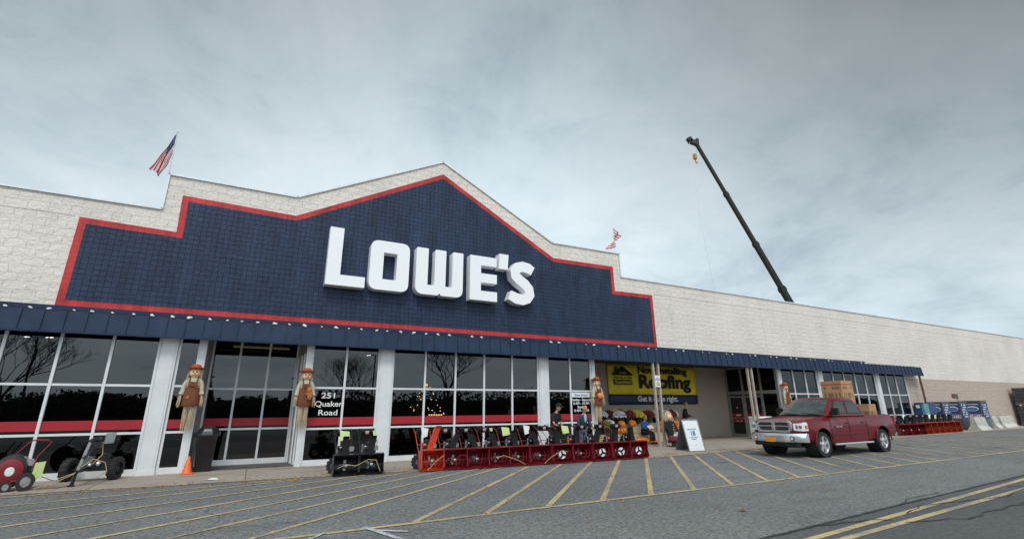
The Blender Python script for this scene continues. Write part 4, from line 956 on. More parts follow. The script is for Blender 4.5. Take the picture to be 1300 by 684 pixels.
    if tagk == 'white':
        MB().quad((-.10, 1.06, 1.12), (.13, 1.06, 1.08), (.09, 1.02, .86), (-.06, 1.02, .82)).build('price_tag', 'paper', t, smooth=False)
    return t
GR = 'snow blowers lined up along the kerb before the storefront'
xs = [4.55, 5.21, 5.87, 6.53, 7.20, 7.93, 8.68, 9.41, 10.18, 10.93, 11.68]
labs = ['orange red snow blower with tall orange chute at the left end of the long row',
        'red snow blower just right of the orange one with the tall chute',
        'third snow blower from the left end of the long red row',
        'red snow blower with hanging lime tag, fourth from the left in the long row',
        'red snow blower with a wide lime price tag, fifth from left in the long row',
        'red snow blower with white price tag, sixth from the left of the long row',
        'red snow blower with white impeller disc in front of the man in the black cap',
        'plain red snow blower between the ones before the two standing men',
        'red snow blower with white impeller disc in front of the bald man',
        'red snow blower with white disc, second from the right end of the long row',
        'red snow blower with white impeller disc at the right end of the long row']
tgs = ['white', None, None, 'hang', 'lime', 'white', None, 'lime', None, None, None]
for i, x in enumerate(xs):
    y = 13.42-.055*(x-4.5)+(.0 if i else .03)
    snow_blower('snow_blower', labs[i], w=(.62 if i < 1 else .66 if i < 5 else .72), red='orangered' if i == 0 else 'machred', loc=(x, y+random.uniform(-.03, .03), .01), rz=R(-3+random.uniform(-1.6, 1.6)), disc=i in (6, 8, 9, 10), chute='orangered' if i == 0 else 'black', tagk=tgs[i], group=GR, chute_dir=.22 if i == 0 else random.uniform(-.24, .24), tallchute=i == 0, seed=i, h=.56)
for i, (x, lb) in enumerate([(2.28, 'all black snow blower with big lime tag, left one of the black pair'), (2.93, 'all black snow blower with scraper rope, right one of the black pair')]):
    snow_blower('snow_blower', lb, w=.62, red='blackp', loc=(x, 13.70-.03*i, .01), rz=R(-3), tagk='lime' if i == 0 else 'hang', group='black snow blowers side by side', seed=20+i, h=.52, chute_dir=-.02 if i == 0 else .06)
GR2 = 'snow blowers lined up beyond the pickup'
for i in range(3): snow_blower('snow_blower', ['red snow blower right behind the pickup tailgate, first of the far row', 'second red snow blower of the far row beyond the pickup', 'third red snow blower of the far row, left of the orange ones'][i], w=.66, loc=(33.2+.90*i, 14.75, .01), rz=R(-30), group=GR2, seed=30+i, tagk='white' if i == 2 else None, h=.62)
for i in range(6): snow_blower('snow_blower', ['orange snow blower touching the last red one in the far row', 'second orange snow blower counted from the red ones in the far row', 'third orange snow blower of the far row, under the rusty post', 'orange snow blower with white tag in the far row', 'orange snow blower with lime tag, second from right in the far row', 'orange snow blower at the right end of the far row near the blue cabinets'][i], w=.62, red='machor', loc=(36.0+.80*i, 14.85+.01*i, .01), rz=R(-34), group=GR2, seed=40+i, tagk=[None, None, None, 'white', 'lime', None][i], h=.66)
# cords draped on the augers
def cord(pts, label, m='rope', r=.009, nm='cord'):
    tag(MB().tube(pts, r, 5).build(nm, m), label, 'cord')
cord([(2.05, 13.52, .22), (2.25, 13.50, .30), (2.5, 13.49, .26), (2.8, 13.46, .40), (3.0, 13.45, .38), (3.12, 13.44, .10)], 'tan cord looped across the two black snow blower housings')
cord([(4.35, 13.25, .06), (4.6, 13.23, .30), (4.8, 13.24, .42)], 'pale cord hanging in the orange snow blower housing')
cord([(6.35, 13.12, .30), (6.6, 13.10, .34), (7.0, 13.10, .22), (7.3, 13.08, .07)], 'tan cord sagging across the middle of the red row')
cord([(7.95, 13.06, .06), (8.2, 13.04, .24), (8.5, 13.02, .36), (8.8, 13.02, .36)], 'tan cord beside the first white impeller disc')
o = MB(); o.tube([(5.35+.20*math.cos(a), 13.2, .22+.19*math.sin(a)) for a in [k*PI/8 for k in range(-1, 10)]], .012, 5); tag(o.build('bent_bar', 'machred'), 'bent red bar arched over the second snow blower opening', 'bar')

# ------------------------------------------------------------------ wheeled leaf blower (left edge)
t = thing('leaf_blower', 'red walk behind leaf blower with round fan housing at the left edge', 'leaf blower', (-4.62, 15.1, 0), R(14)); t.scale = (.80, .85, .97)
MB().lathe([(.20, -.20), (.335, -.17), (.36, -.10), (.36, .10), (.33, .14), (.1, .15)], (0, 0, .42), 28, 'Y').build('fan_housing', 'blackp', t)
f_ = MB(); f_.lathe([(.08, -.235), (.20, -.235), (.265, -.215), (.285, -.185), (.285, -.17)], (0, 0, .42), 28, 'Y', caps=False)
fo = f_.build('fan_cover', 'machred', t); MB().lathe([(.005, -.265), (.085, -.26), (.10, -.235)], (0, 0, .42), 18, 'Y').build('hub_badge', 'paper', fo)
MB().box(.16, .44, -.12, .14, .52, .66).tube([(.22, 0, .66), (.22, 0, .72)], .09, 10).build('engine', 'steel', t, bevel=.02)
MB().box(.12, .46, -.1, .1, .36, .52).build('engine_base', 'black', t, bevel=.02)
wheel_parts(t, (.36, -.24, .19), .19, .09, rim='steel', lug=False); wheel_parts(t, (.36, .24, .19), .19, .09, rim='steel', lug=False); wheel_parts(t, (-.0, -.30, .11), .12, .07, rim='steel', lug=False)
MB().tube([(-.02, -.26, .12), (.1, -.24, .22), (.36, -.2, .2)], .022, 7).tube([(.1, .2, .2), (.36, .2, .2)], .02, 7).build('frame', 'machred', t)
hb = MB(); hb.tube([(.10, .12, .50), (.02, .1, .78), (.22, .06, 1.02), (.30, .05, 1.07), (.62, -.02, 1.07), (.70, -.04, 1.02), (.48, -.1, .72), (.42, -.12, .40)], .016, 7); hb.build('handle', 'machred', t)
MB().quad((.47, -.18, .58), (.68, -.14, .60), (.66, -.15, .22), (.44, -.18, .24)).build('price_tag', 'tag', t, smooth=False)
t = thing('leaf_blower', 'second machine cut off by the photo edge behind the red leaf blower', 'leaf blower', (-6.1, 15.6, 0), R(5))
MB().lathe([(.2, -.16), (.33, -.14), (.36, 0), (.33, .14), (.2, .16)], (0, 0, .42), 22, 'Y').build('fan_housing', 'machred', t); MB().box(.1, .4, -.1, .1, .4, .66).build('engine', 'blackp', t, bevel=.02)
wheel_parts(t, (.34, -.22, .18), .18, .08, lug=False); MB().tube([(.3, -.2, .3), (.6, -.2, .9), (.6, .2, .9), (.3, .2, .3)], .015, 6).build('handle', 'machred', t)

# ------------------------------------------------------------------ log splitter
t = thing('log_splitter', 'black two wheeled log splitter with raised steel beam and jack leg on the left pavement', 'log splitter', (-3.48, 15.5, 0)); t.scale = (.86, .9, .95)
wheel_parts(t, (-.52, .95, .28), .28, .19, rim='black', lug=True, turn=R(72)); wheel_parts(t, (.60, .75, .28), .28, .19, rim='black', lug=True, turn=R(72))
MB().tube([(-.52, .95, .27), (.60, .75, .27)], .03, 8).box(-.3, .45, .6, .95, .28, .40).box(-.04, .04, -.45, .7, .30, .38).build('axle_frame', 'blackp', t)
MB().tube([(.0, -.45, .30), (-.05, -.42, .02)], [.035, .05], 8).box(-.12, .02, -.48, -.36, .0, .03).build('jack_leg', 'blackp', t)
MB().box(-.035, .035, -.03, .03, 0, .72).xf(Matrix.Translation((-.02, -.32, .30)) @ Matrix.Rotation(.20, 4, 'Y')).build('beam', 'steel', t, bevel=.005)
MB().tube([(.10, -.32, 1.02), (.2, -.25, 1.08), (.30, -.2, 1.02)], .05, 8).box(.12, .36, -.3, -.12, .86, 1.0).tube([(.05, -.34, .62), (.2, -.2, .9), (.3, -.1, 1.1)], .05, 8).build('wedge_assembly', 'blackp', t)
MB().box(.16, .46, .58, .86, .40, .62).lathe([(.11, .62), (.11, .67), (.02, .68)], (.30, .72, 0), 12).build('engine', 'blackp', t, bevel=.015)
MB().ball((.22, .50, .44), .06).ball((.05, .42, .42), .045).build('muffler', 'chrome', t, bevel=.02)
MB().box(-.22, .06, .65, .9, .38, .60).build('oil_tank', 'cagegrey', t, bevel=.02)
MB().quad((.34, .1, 1.20), (.58, .1, 1.22), (.55, .1, .96), (.33, .1, .94)).build('manual_pouch', mat('grey_pouch', (.22, .27, .26), .4), t, smooth=False)
rp = MB(); rp.tube([(.1, -.5, .45), (.3, -.45, .62), (.55, -.35, .52), (.62, -.3, .3), (.4, -.3, .16)], .012, 5); rp.tube([(.35, -.1, 1.0), (.42, -.2, .7), (.3, -.4, .5)], .012, 5); rp.tube([(-.02, -.5, .3), (-.4, -.55, .12), (-.75, -.6, .03)], .010, 5); rp.tube([(0, -.5, .33), (-.35, -.42, .2), (-.6, -.45, .02)], .010, 5)
rp.build('hose', 'rope', t)
cord([(-4.45, 15.0, .35), (-4.2, 15.1, .32), (-3.95, 15.3, .16), (-3.8, 15.4, .10)], 'thin dark cord between the leaf blower and the log splitter', 'black', .007)
cord([(-4.3, 14.75, .014), (-4.0, 14.9, .03), (-3.7, 14.95, .02), (-3.5, 15.2, .05)], 'reddish cord lying on the pavement left of the jack leg', 'rust', .010)

# ------------------------------------------------------------------ A-frame sign
t = thing('sandwich_board', 'white A-frame pavement sign with blue and black print beside the pumpkin display', 'sign', (15.55, 14.05, 0), R(-4))
def panel(mb, y0, y1, hgt, wd=.36):
    mb.add([(-wd, y0, .02), (wd, y0, .02), (wd, y1, hgt), (-wd, y1, hgt), (-wd, y0+.03, .02), (wd, y0+.03, .02), (wd, y1+.03, hgt), (-wd, y1+.03, hgt)], [(0, 1, 2, 3), (4, 7, 6, 5), (0, 4, 5, 1), (2, 6, 7, 3), (0, 3, 7, 4), (1, 5, 6, 2)]); return mb
panel(MB(), -.02, .25, 1.16, .40).build('front_panel', 'board', t, smooth=False, bevel=.008)
panel(MB(), .72, .30, 1.16, .40).build('rear_panel', 'cagegrey', t, smooth=False)
fr = MB()
for s in (-.40, .40): fr.tube([(s, -.035, .0), (s, .235, 1.18)], .016, 5)
fr.tube([(-.40, .235, 1.18), (.40, .235, 1.18)], .02, 6); fr.build('frame', 'steel', t)
def atext(s, z, size, m, bold=0):
    mb = text_mb(s, size, bold, .002, None, 'CENTER'); an = math.atan2(.27, 1.14)
    mb.xf(Matrix.Translation((0, -.035+.237*z, z)) @ Matrix.Rotation(PI/2-an, 4, 'X')); mb.build('lettering', m, t, smooth=False, recalc=False)
atext('pay us a visit', .80, .085, 'cyanink', .01); atext('18', .58, .26, 'blueink', .02); atext('months special\nfinancing', .50, .07, 'cyanink'); atext('.', .22, .18, 'ink', .03)

# ------------------------------------------------------------------ hay tiers, pumpkins, mums
def bale(x0, x1, y0, y1, z0, z1, label, nm='hay_bale'):
    mb = MB(); nx = 8; mb.box(x0, x1, y0, y1, z0, z1); o = mb.build(nm, 'hay', bevel=.04); tag(o, label, 'hay bale', 'hay bales stepped under the mums'); 
    return o
bnames = ['left end behind the snow blowers', 'below the white mums', 'behind the seated figure', 'behind the double post', 'right of the double post', 'at the right end behind the white board']
for k in range(6):
    x = 13.0+k*1.17
    bale(x, x+1.15, 18.25, 18.85, .006, .48, 'lower hay bale '+bnames[k]); bale(x, x+1.15, 18.88, 19.6, .006, .93, 'upper tier hay bale '+bnames[k])
def pumpkin_mesh(r, seed):
    rnd = random.Random(seed); t = thing('pumpkin', '', 'pumpkin', (0, 0, 0), rnd.uniform(0, 6), group='pumpkins set out on and below the hay'); sq = rnd.uniform(.78, .95)
    MB().ball((0, 0, r*sq*.95), r, r, r*sq, 40, 12, fn=lambda d, a, q: (1-.09*abs(math.cos(a*5)))**1 * (1 if True else 1)).build('rind', 'pump', t); MB().tube([(0, 0, r*sq*1.85), (.01, 0, r*sq*2.1), (.035, .01, r*sq*2.25)], [.022, .015, .017], 6).build('stalk', 'stem', t)
    return t
plist = []
row1 = [16.05, 16.38, 16.70, 17.05]; n1_ = ['first', 'second', 'third', 'fourth']
for i, x in enumerate(row1): plist.append((x, 17.95, .006, .175, '%s pumpkin from the left in the ground row left of the double post' % n1_[i]))
for i, x in enumerate([18.35, 18.70, 19.05, 19.38]): plist.append((x, 17.95, .006, .175, '%s pumpkin from the left in the ground row beside the white sign board' % n1_[i]))
for (x, z, r, lb) in [(15.75, .48, .16, 'pumpkin at the left of the hay step next to the snow blowers'), (16.1, .48, .18, 'lower pumpkin of the stacked pair on the left hay step'), (16.05, .78, .17, 'upper pumpkin of the stacked pair on the left hay step'), (16.75, .78, .18, 'flat pumpkin left of the seated figure'),
                      (18.75, .48, .17, 'pumpkin on the right hay step nearest the double post'), (19.2, .48, .18, 'middle pumpkin on the right hay step'), (19.72, .48, .19, 'large pumpkin on the right hay step nearest the white board'), (19.68, .80, .17, 'pumpkin stacked on top of the large one by the white board'), (18.85, .79, .14, 'small dull pumpkin high on the right hay step')]:
    plist.append((x*.974, 18.52, z, r*1.05, lb))
# small blocks carry the raised single pumpkins
MB_ = MB(); MB_.box(16.05, 16.55, 18.32, 18.8, .48, .78); tag(MB_.build('hay_block', 'hay', bevel=.03), 'small hay block under the flat pumpkin left of the seated figure', 'hay bale')
MB_ = MB(); MB_.box(18.15, 18.55, 18.6, 18.86, .48, .79); tag(MB_.build('hay_block', 'hay', bevel=.03), 'small hay block under the dull pumpkin on the right step', 'hay bale')
for i, (x, y, z, r, lb) in enumerate(plist):
    p = pumpkin_mesh(r, i); p.location = (x, y if not lb.startswith('small dull') else 18.72, z); p['label'] = lb
def mum(x, y, z, r, fl, label, rim=None, seed=0, pot=True, potc='pot'):
    rnd = random.Random(seed); t = thing('potted_mum', label, 'potted plant', (x, y, z), group='potted mums on the hay and pavement')
    MB().lathe([(r*.42, .0), (r*.55, .20), (r*.58, .20), (r*.5, .19)], (0, 0, 0), 14).build('pot', potc, t)
    lf = MB(); flw = MB()
    for i in range(420):
        u = rnd.uniform(0, 2*PI); v = math.acos(rnd.uniform(-.25, 1)); k = r*(rnd.uniform(.72, 1.0) if i % 3 else rnd.uniform(.3, .8))
        c = Vector((math.sin(v)*math.cos(u)*k, math.sin(v)*math.sin(u)*k, .24+r*.15+math.cos(v)*k*.80)); s = rnd.uniform(.022, .04)
        q = [c+Vector((rnd.uniform(-s, s), rnd.uniform(-s, s), rnd.uniform(-s, s))) for _ in range(4)]; lf.add(q, [(0, 1, 2), (1, 2, 3)])
    for i in range(430):
        u = rnd.uniform(0, 2*PI); v = math.acos(rnd.uniform(0.0, 1)); k = r*rnd.uniform(.97, 1.06); mi = 0
        if rim: mi = 1 if (math.sin(u*1.0+seed) > .1) else 0
        c = Vector((math.sin(v)*math.cos(u)*k, math.sin(v)*math.sin(u)*k, .24+r*.15+math.cos(v)*k*.80)); flw.ball(c, rnd.uniform(.022, .036), n=6, m=3, mi=mi)
    lf.build('foliage', 'leafg', t, smooth=False, recalc=False); flw.build('blossoms', [fl]+([rim] if rim else [fl]), t)
    return t
mlist = [(14.3, 19.75, .93, .38, 'fgreen', None, 'large green budded mum at the left end of the top hay step'), (14.7, 19.15, .48, .36, 'fmaroon', 'fwhite', 'maroon and white mum low at the left end near the snow blowers'),
         (15.35, 19.8, .93, .33, 'fwhite', None, 'white mum on the top step right of the green one'), (15.35, 19.2, .48, .33, 'fbronze', 'fwhite', 'bronze mum with pale rim on the lower step left of the pumpkins'),
         (15.95, 19.8, .93, .32, 'fwhite', 'fmaroon', 'cream and maroon mum beside the plain white mum'), (16.55, 19.8, .93, .36, 'fbronze', 'fyellow', 'bronze and yellow mum on the top step left of the seated figure'),
         (17.15, 19.75, .93, .31, 'fmaroon', 'fwhite', 'maroon and white mum right behind the seated figure'), (17.75, 19.8, .93, .33, 'fyellow', None, 'yellow mum directly behind the double post'), (18.45, 19.85, .93, .34, 'fyellow', 'fgreen', 'yellow green mum right of the double post'),
         (18.85, 19.35, .93, .30, 'fwhite', 'fgreen', 'white mum low in front of the yellow green one'), (19.2, 19.85, .93, .34, 'fyellow', None, 'bright yellow mum at the right of the top step'), (19.5, 19.4, .93, .31, 'fmaroon', 'fwhite', 'maroon and white mum in front of the bright yellow one'),
         (15.0, 18.95, .48, .30, 'fgreen', 'fbronze', 'green and bronze mum low on the step next to the maroon one at the left'), (16.25, 19.4, .93, .29, 'fwhite', 'fbronze', 'pale rimmed bronze mum above the flat pumpkin'),
         (17.45, 19.3, .93, .28, 'fyellow', 'fbronze', 'yellow and bronze mum just left of the double post'), (18.15, 19.4, .93, .29, 'fmaroon', None, 'dark maroon mum just right of the double post'), (16.75, 19.3, .93, .28, 'fmaroon', None, 'plain dark maroon mum left of the seated figure'),
         (20.0, 19.6, .93, .32, 'fwhite', 'fmaroon', 'white and maroon mum at the right end of the top step above the white sign')]
for i, (x, y, z, r, f, rim, lb) in enumerate(mlist): mum(x*.974, y-.5, z, r*1.22, f, lb, rim, seed=i)
mum(16.72, 16.0, .006, .30, 'fpurple', 'purple and white mum in a dark pot at the foot of the double post', 'fwhite', seed=50)
mum(16.35, 16.0, .006, .20, 'fmaroon', 'small maroon plant left of the purple mum by the post', 'fwhite', seed=51)
t = thing('corn_shock', 'small bundle of tan corn stalks at the second double post by the pickup nose', 'corn stalks', (22.4, 16.25, 0))
st = MB(); rnd = random.Random(4)
for i in range(60): a = rnd.uniform(0, 6.28); st.tube([(.12*math.cos(a), .12*math.sin(a), .01), (.05*math.cos(a), .05*math.sin(a), .4), (.25*math.cos(a), .2*math.sin(a), rnd.uniform(.55, .85))], [.02, .016, .004], 4)
st.build('stalks', 'straw', t); MB().lathe([(.085, .38), (.10, .41), (.085, .44)], (0, 0, 0), 12).build('twine', 'rope', t)
t = thing('cooler_box', 'low white box standing in the entrance just left of the pickup hood', 'box', (24.2, 17.3, 0))
MB().box(-.5, .5, -.35, .35, .02, 1.05).build('body', 'board', t, bevel=.03); MB().box(-.52, .52, -.37, .37, 1.055, 1.16).build('lid', 'letter', t, bevel=.03)

# ------------------------------------------------------------------ people
def hand(V, E, wi, W0, dirv, side, curl=.3):
    """palm + five short finger chains rooted in the palm"""
    d = Vector(dirv).normalized(); up = Vector((0, -1, 0)) if abs(d.y) < .8 else Vector((0, 0, 1)); sd_ = d.cross(up).normalized()*side; W0 = Vector(W0)
    p = W0+d*.07; V.append((*p, .026)); pi_ = len(V)-1; E.append((wi, pi_)); bend = -up
    for k, (off, ln) in enumerate(((-.027, .058), (-.009, .068), (.009, .072), (.027, .064))):
        a = p+sd_*off+d*.03; b = a+d*ln*.55+bend*.0; c = b+(d*(1-curl)+up*curl).normalized()*ln*.5
        V.append((*a, .009)); V.append((*b, .0085)); V.append((*c, .007)); n_ = len(V); E += [(pi_, n_-3), (n_-3, n_-2), (n_-2, n_-1)]
    a = W0+d*.03+sd_*.032; b = a+(d*.5+sd_*.8).normalized()*.035; V.append((*a, .012)); V.append((*b, .009)); n_ = len(V); E += [(wi, n_-2), (n_-2, n_-1)]
def person(label, loc, rz, J, top, bottom, hairm=None, hat=None, bald=False, jacket=None, facing_down=.0, sleeves='short', extra=None):
    """J: joint dict in metres; faces -y locally"""
    t = thing('person', label, 'person', loc, rz); g = lambda k: J[k]
    V = []; E = []; idx = {}
    def add(k, r, par=None):
        V.append((*J[k], r)); idx[k] = len(V)-1
        if par: E.append((idx[par], idx[k]))
    add('pelvis', .115); add('waist', .10, 'pelvis'); add('chest', .125, 'waist'); add('neckb', .065, 'chest'); add('neck', .05, 'neckb'); add('head', .03, 'neck')
    for s in 'LR':
        add('sh'+s, .055, 'chest'); add('el'+s, .040, 'sh'+s); add('wr'+s, .026, 'el'+s)
        add('hip'+s, .085, 'pelvis'); add('kn'+s, .055, 'hip'+s); add('an'+s, .038, 'kn'+s); add('toe'+s, .035, 'an'+s)
        dv = Vector(J['wr'+s])-Vector(J['el'+s]); hand(V, E, idx['wr'+s], J['wr'+s], dv, 1 if s == 'R' else -1)
    skinmesh('body', V, E, 'skin', t, 2)
    hp = Vector(J['head']); nk = Vector(J['neck']); hd = MB()
    m4 = Matrix.Translation(hp) @ Matrix.Rotation(facing_down, 4, 'X') @ Matrix.Rotation(J.get('turn', 0), 4, 'Z')
    hd.ball((0, 0, .02), .078, .098, .12, 18, 14); hd.ball((0, -.02, -.05), .058, .072, .062, 14, 9)
    hd.lathe([(.002, .0), (.014, .035), (.017, .045), (.008, .05)], (0, -.105, -.028), 8)
    for s in (-1, 1): hd.ball((s*.078, .01, .0), .012, .02, .032, 8, 6)
    hd.xf(m4); head = hd.build('head', 'skin', t)
    ey = MB(); 
    for s in (-1, 1): ey.ball((s*.030, -.094, .02), .011, .007, .008, 8, 5); ey.tube([(s*.045, -.092, .042), (s*.02, -.099, .045)], .005, 4)
    ey.tube([(-.022, -.093, -.052), (0, -.098, -.054), (.022, -.093, -.052)], .0045, 4); ey.xf(m4); ey.build('face_details', 'hair', head)
    if hairm:
        h = MB(); h.ball((0, .02, .045), .088, .10, .108, 16, 10)
        h.v = [v if not (v[1] < -.045 and v[2] < .09) else (v[0]*.8, -.03, v[2]) for v in h.v]; h.xf(m4); h.build('hair', hairm, head)
    if hat:
        h = MB(); h.lathe([(.092, .055), (.092, .09), (.075, .135), (.03, .155), (.002, .157)], (0, .0, 0), 18, sy=1.15); h.box(-.06, .06, -.185, -.09, .055, .068); h.xf(m4); h.build('cap', hat, head)
    # clothes
    Vt = []; Et = []; ix = {}
    def addt(k, p, r, par=None):
        Vt.append((*p, r)); ix[k] = len(Vt)-1
        if par: Et.append((ix[par], ix[k]))
    q = 1.0
    addt('p', J['pelvis'], .145); addt('w', J['waist'], .135, 'p'); addt('c', J['chest'], .152, 'w'); addt('n', Vector(J['chest']).lerp(Vector(J['neckb']), .75), .085, 'c')
    for s in 'LR':
        addt('s'+s, J['sh'+s], .078, 'c'); el = Vector(J['el'+s]); sh_ = Vector(J['sh'+s]); wr = Vector(J['wr'+s])
        if sleeves == 'short': addt('e'+s, sh_.lerp(el, .8), .066, 's'+s)
        else: addt('e'+s, el, .058, 's'+s); addt('h'+s, el.lerp(wr, .92), .046, 'e'+s)
    skinmesh('shirt' if not jacket else 'jacket', Vt, Et, jacket or top, t, 2)
    Vt = []; Et = []; ix = {}
    addt('p', Vector(J['pelvis'])-Vector((0, 0, .0)), .14)
    for s in 'LR': addt('h'+s, J['hip'+s], .105, 'p'); addt('k'+s, J['kn'+s], .078, 'h'+s); addt('a'+s, Vector(J['kn'+s]).lerp(Vector(J['an'+s]), .93), .062, 'k'+s)
    skinmesh('trousers', Vt, Et, bottom, t, 2)
    for s in 'LR':
        a = Vector(J['an'+s]); b = Vector(J['toe'+s]); mbs = MB(); mbs.tube([a+Vector((0, .04, -.045)), a+Vector((0, 0, -.03)), b+Vector((0, 0, .0)), b+(b-a).normalized()*.05], [.045, .055, .045, .02], 10); mbs.build('shoe', 'black', t)
    if jacket and top:
        ch = Vector(J['chest']); MB().ball(ch+Vector((0, -.125, .0)), .055, .05, .17, 12, 9).build('shirt_front', top, t)
    return t
def stand(lean=.0, hands=((-.12, -.42, 1.02), (.12, -.42, 1.02)), h=1.78, look=.3, turn=0):
    k = h/1.78; J = dict(pelvis=(0, .02, .95), waist=(0, .0-lean*.1, 1.10), chest=(0, -lean*.25, 1.34), neckb=(0, -lean*.38, 1.47), neck=(0, -lean*.44-.01, 1.54), head=(0, -lean*.55-.03, 1.66))
    for s, sg in (('L', -1), ('R', 1)):
        sh_ = Vector((sg*.18, -lean*.32, 1.42)); hd_ = Vector(hands[0 if sg < 0 else 1]); mid = (sh_+hd_)/2+Vector((sg*.09, .10, -.10)); J['sh'+s] = tuple(sh_); J['el'+s] = tuple(mid); J['wr'+s] = tuple(hd_)
        J['hip'+s] = (sg*.09, .02, .90); J['kn'+s] = (sg*.10, -.01, .49); J['an'+s] = (sg*.11, .03, .09); J['toe'+s] = (sg*.12, -.13, .045)
    J = {a: tuple(c*k for c in b) for a, b in J.items()}; J['turn'] = turn; return J
person('man in black cap and black short sleeved shirt bending over a snow blower handle', (9.62, 15.15, .006), R(20), stand(.45, ((-.05, -.45, .98), (.12, -.42, .98)), 1.80, turn=.25), 'shirtk', 'shirtk', hairm='hair', hat='shirtk', facing_down=.35)
person('bald man in navy jacket over pale shirt and jeans looking down at a snow blower', (10.95, 15.2, .006), R(0), stand(.35, ((-.25, -.38, 1.0), (.16, -.40, .98)), 1.72), 'lightshirt', 'denim', jacket='jacket', sleeves='long', facing_down=.45)
J = dict(pelvis=(0, .0, .56), waist=(0, .02, .68), chest=(0, -.02, .90), neckb=(0, -.04, 1.02), neck=(0, -.05, 1.07), head=(0, -.08, 1.17))
for s, sg in (('L', -1), ('R', 1)):
    J['sh'+s] = (sg*.16, -.03, .97); J['el'+s] = (sg*.22, -.12, .74); J['wr'+s] = (sg*.10, -.32, .70); J['hip'+s] = (sg*.09, -.03, .54); J['kn'+s] = (sg*.11, -.42, .50); J['an'+s] = (sg*.10, -.46, .10); J['toe'+s] = (sg*.10, -.60, .05)
sp = person('person in blue top sitting on the hay step reading a white paper', (16.72, 18.15, .006), R(8), J, 'bluec', 'shirtk', hairm='blond', sleeves='long', facing_down=.35)
o = MB().quad((-.17, -.48, .71), (.17, -.48, .73), (.15, -.33, .86), (-.15, -.33, .84)).build('open_paper', 'paper', smooth=False); solid(o, .004); o.location = (16.72, 18.15, 0); tag(o, 'white paper held open by the seated person in blue', 'paper')
person('blond person in dark top standing behind the mums at the right end of the banner', (20.75, 19.35, .006), R(35), stand(.2, ((-.2, -.25, 1.05), (.15, -.35, 1.1)), 1.92), 'shirtk', 'shirtk', hairm='blond', sleeves='long', facing_down=.15)

# ------------------------------------------------------------------ pickup truck
tk = thing('pickup_truck', 'burgundy crew cab pickup with chrome grille and bumper parked on the hatched lines', 'pickup truck', (16.05, 10.98, .008), R(.6))
def boolean(o, cutter, op='DIFFERENCE'):
    md = o.modifiers.new('b', 'BOOLEAN'); md.operation = op; md.object = cutter; md.solver = 'EXACT'
def bake(o):
    nm = mesh_from(o); o.modifiers.clear(); o.data = nm
def loft(mb, secs, close=True, mi=0):
    n = len(secs[0]); vs = [p for s in secs for p in s]; fs = []
    for i in range(len(secs)-1):
        for k in range(n): fs.append((i*n+k, i*n+(k+1) % n, (i+1)*n+(k+1) % n, (i+1)*n+k))
    fs.append(tuple(range(n-1, -1, -1))); fs.append(tuple((len(secs)-1)*n+k for k in range(n))); mb.add(vs, fs, mi)
#     x,   halfwidth, zbottom, shoulder z, top z, bulge
st_ = [(.02, .66, .62, 1.04, 1.10, .0), (.06, .80, .58, 1.08, 1.15, .0), (.22, .90, .52, 1.12, 1.20, .0), (.50, .965, .46, 1.14, 1.25, .02), (.80, .98, .44, 1.15, 1.27, .045), (1.05, .985, .44, 1.155, 1.285, .055), (1.35, .98, .42, 1.16, 1.30, .045), (1.62, .97, .40, 1.17, 1.32, .0),
       (2.2, .97, .40, 1.19, 1.33, .0), (3.0, .975, .40, 1.20, 1.33, .0), (3.9, .975, .40, 1.20, 1.33, .0), (4.08, .975, .42, 1.21, 1.33, .0), (4.45, .975, .44, 1.21, 1.335, .035), (4.90, .98, .46, 1.21, 1.335, .055), (5.35, .975, .48, 1.21, 1.335, .035), (5.75, .97, .52, 1.21, 1.335, .0), (6.02, .955, .56, 1.20, 1.33, .0), (6.06, .93, .60, 1.18, 1.31, .0)]
secs = []
for (x, w_, zb, zs, zt, bl) in st_:
    half = [(w_-.10, zb), (w_-.02, zb+.06), (w_+bl*.6, zb+.22), (w_+bl, (zb+zs)/2+.02), (w_+bl*.8, zs-.14), (w_-.015, zs-.03), (w_-.05, zs+.04), (w_-.12, zt-.025), (w_-.30, zt)]
    secs.append([(x, -y, z) for y, z in half]+[(x, y, z) for y, z in reversed(half)])
bm_ = MB(); loft(bm_, secs); body = bm_.build('body', ['trk', 'black'], tk, ang=28)
ctr = MB()
for wx in (1.05, 4.90):
    for s in (-1, 1): ctr.lathe([(.505, s*.62), (.505, s*1.3)], (wx, 0, .43), 36, 'Y')
ctr.box(4.32, 5.98, -.80, .80, .80, 1.6)
cut = ctr.build('cut', ['black']); cut.parent = tk
dgm = body.modifiers.new('b', 'BOOLEAN'); dgm.object = cut; dgm.solver = 'EXACT'
bpy.context.view_layer.update(); nm = mesh_from(body); body.modifiers.clear(); body.data = nm; bpy.data.objects.remove(cut)
nm.polygons.foreach_set('use_smooth', [True]*len(nm.polygons)); nm.set_sharp_from_angle(angle=R(28))
# bed rail caps, hood ridges, seams
sm = MB()
for s in (-1, 1):
    for x in (1.66, 2.78, 3.95, 4.28):
        z1 = 1.17; sm.tube([(x, s*.955, .48), (x+(.0), s*.982, .62), (x, s*.984, .9), (x, s*.980, 1.08), (x, s*.945, 1.22)], .006, 4)
    sm.tube([(.35, s*.52, 1.232), (1.0, s*.56, 1.292), (1.55, s*.60, 1.326)], .008, 4)
sm.tube([(.20, -.80, 1.155), (.30, -.60, 1.20), (.33, 0, 1.215), (.30, .60, 1.20), (.20, .80, 1.155)], .006, 4)
sm.build('panel_gap', 'ink', body)
ml = MB()
for s in (-1, 1): ml.tube([(1.7, s*.985, .70), (4.3, s*.988, .74)], .014, 5); ml.tube([(5.5, s*.985, .76), (6.0, s*.972, .78)], .014, 5)
ml.build('side_moulding', 'trk', body)
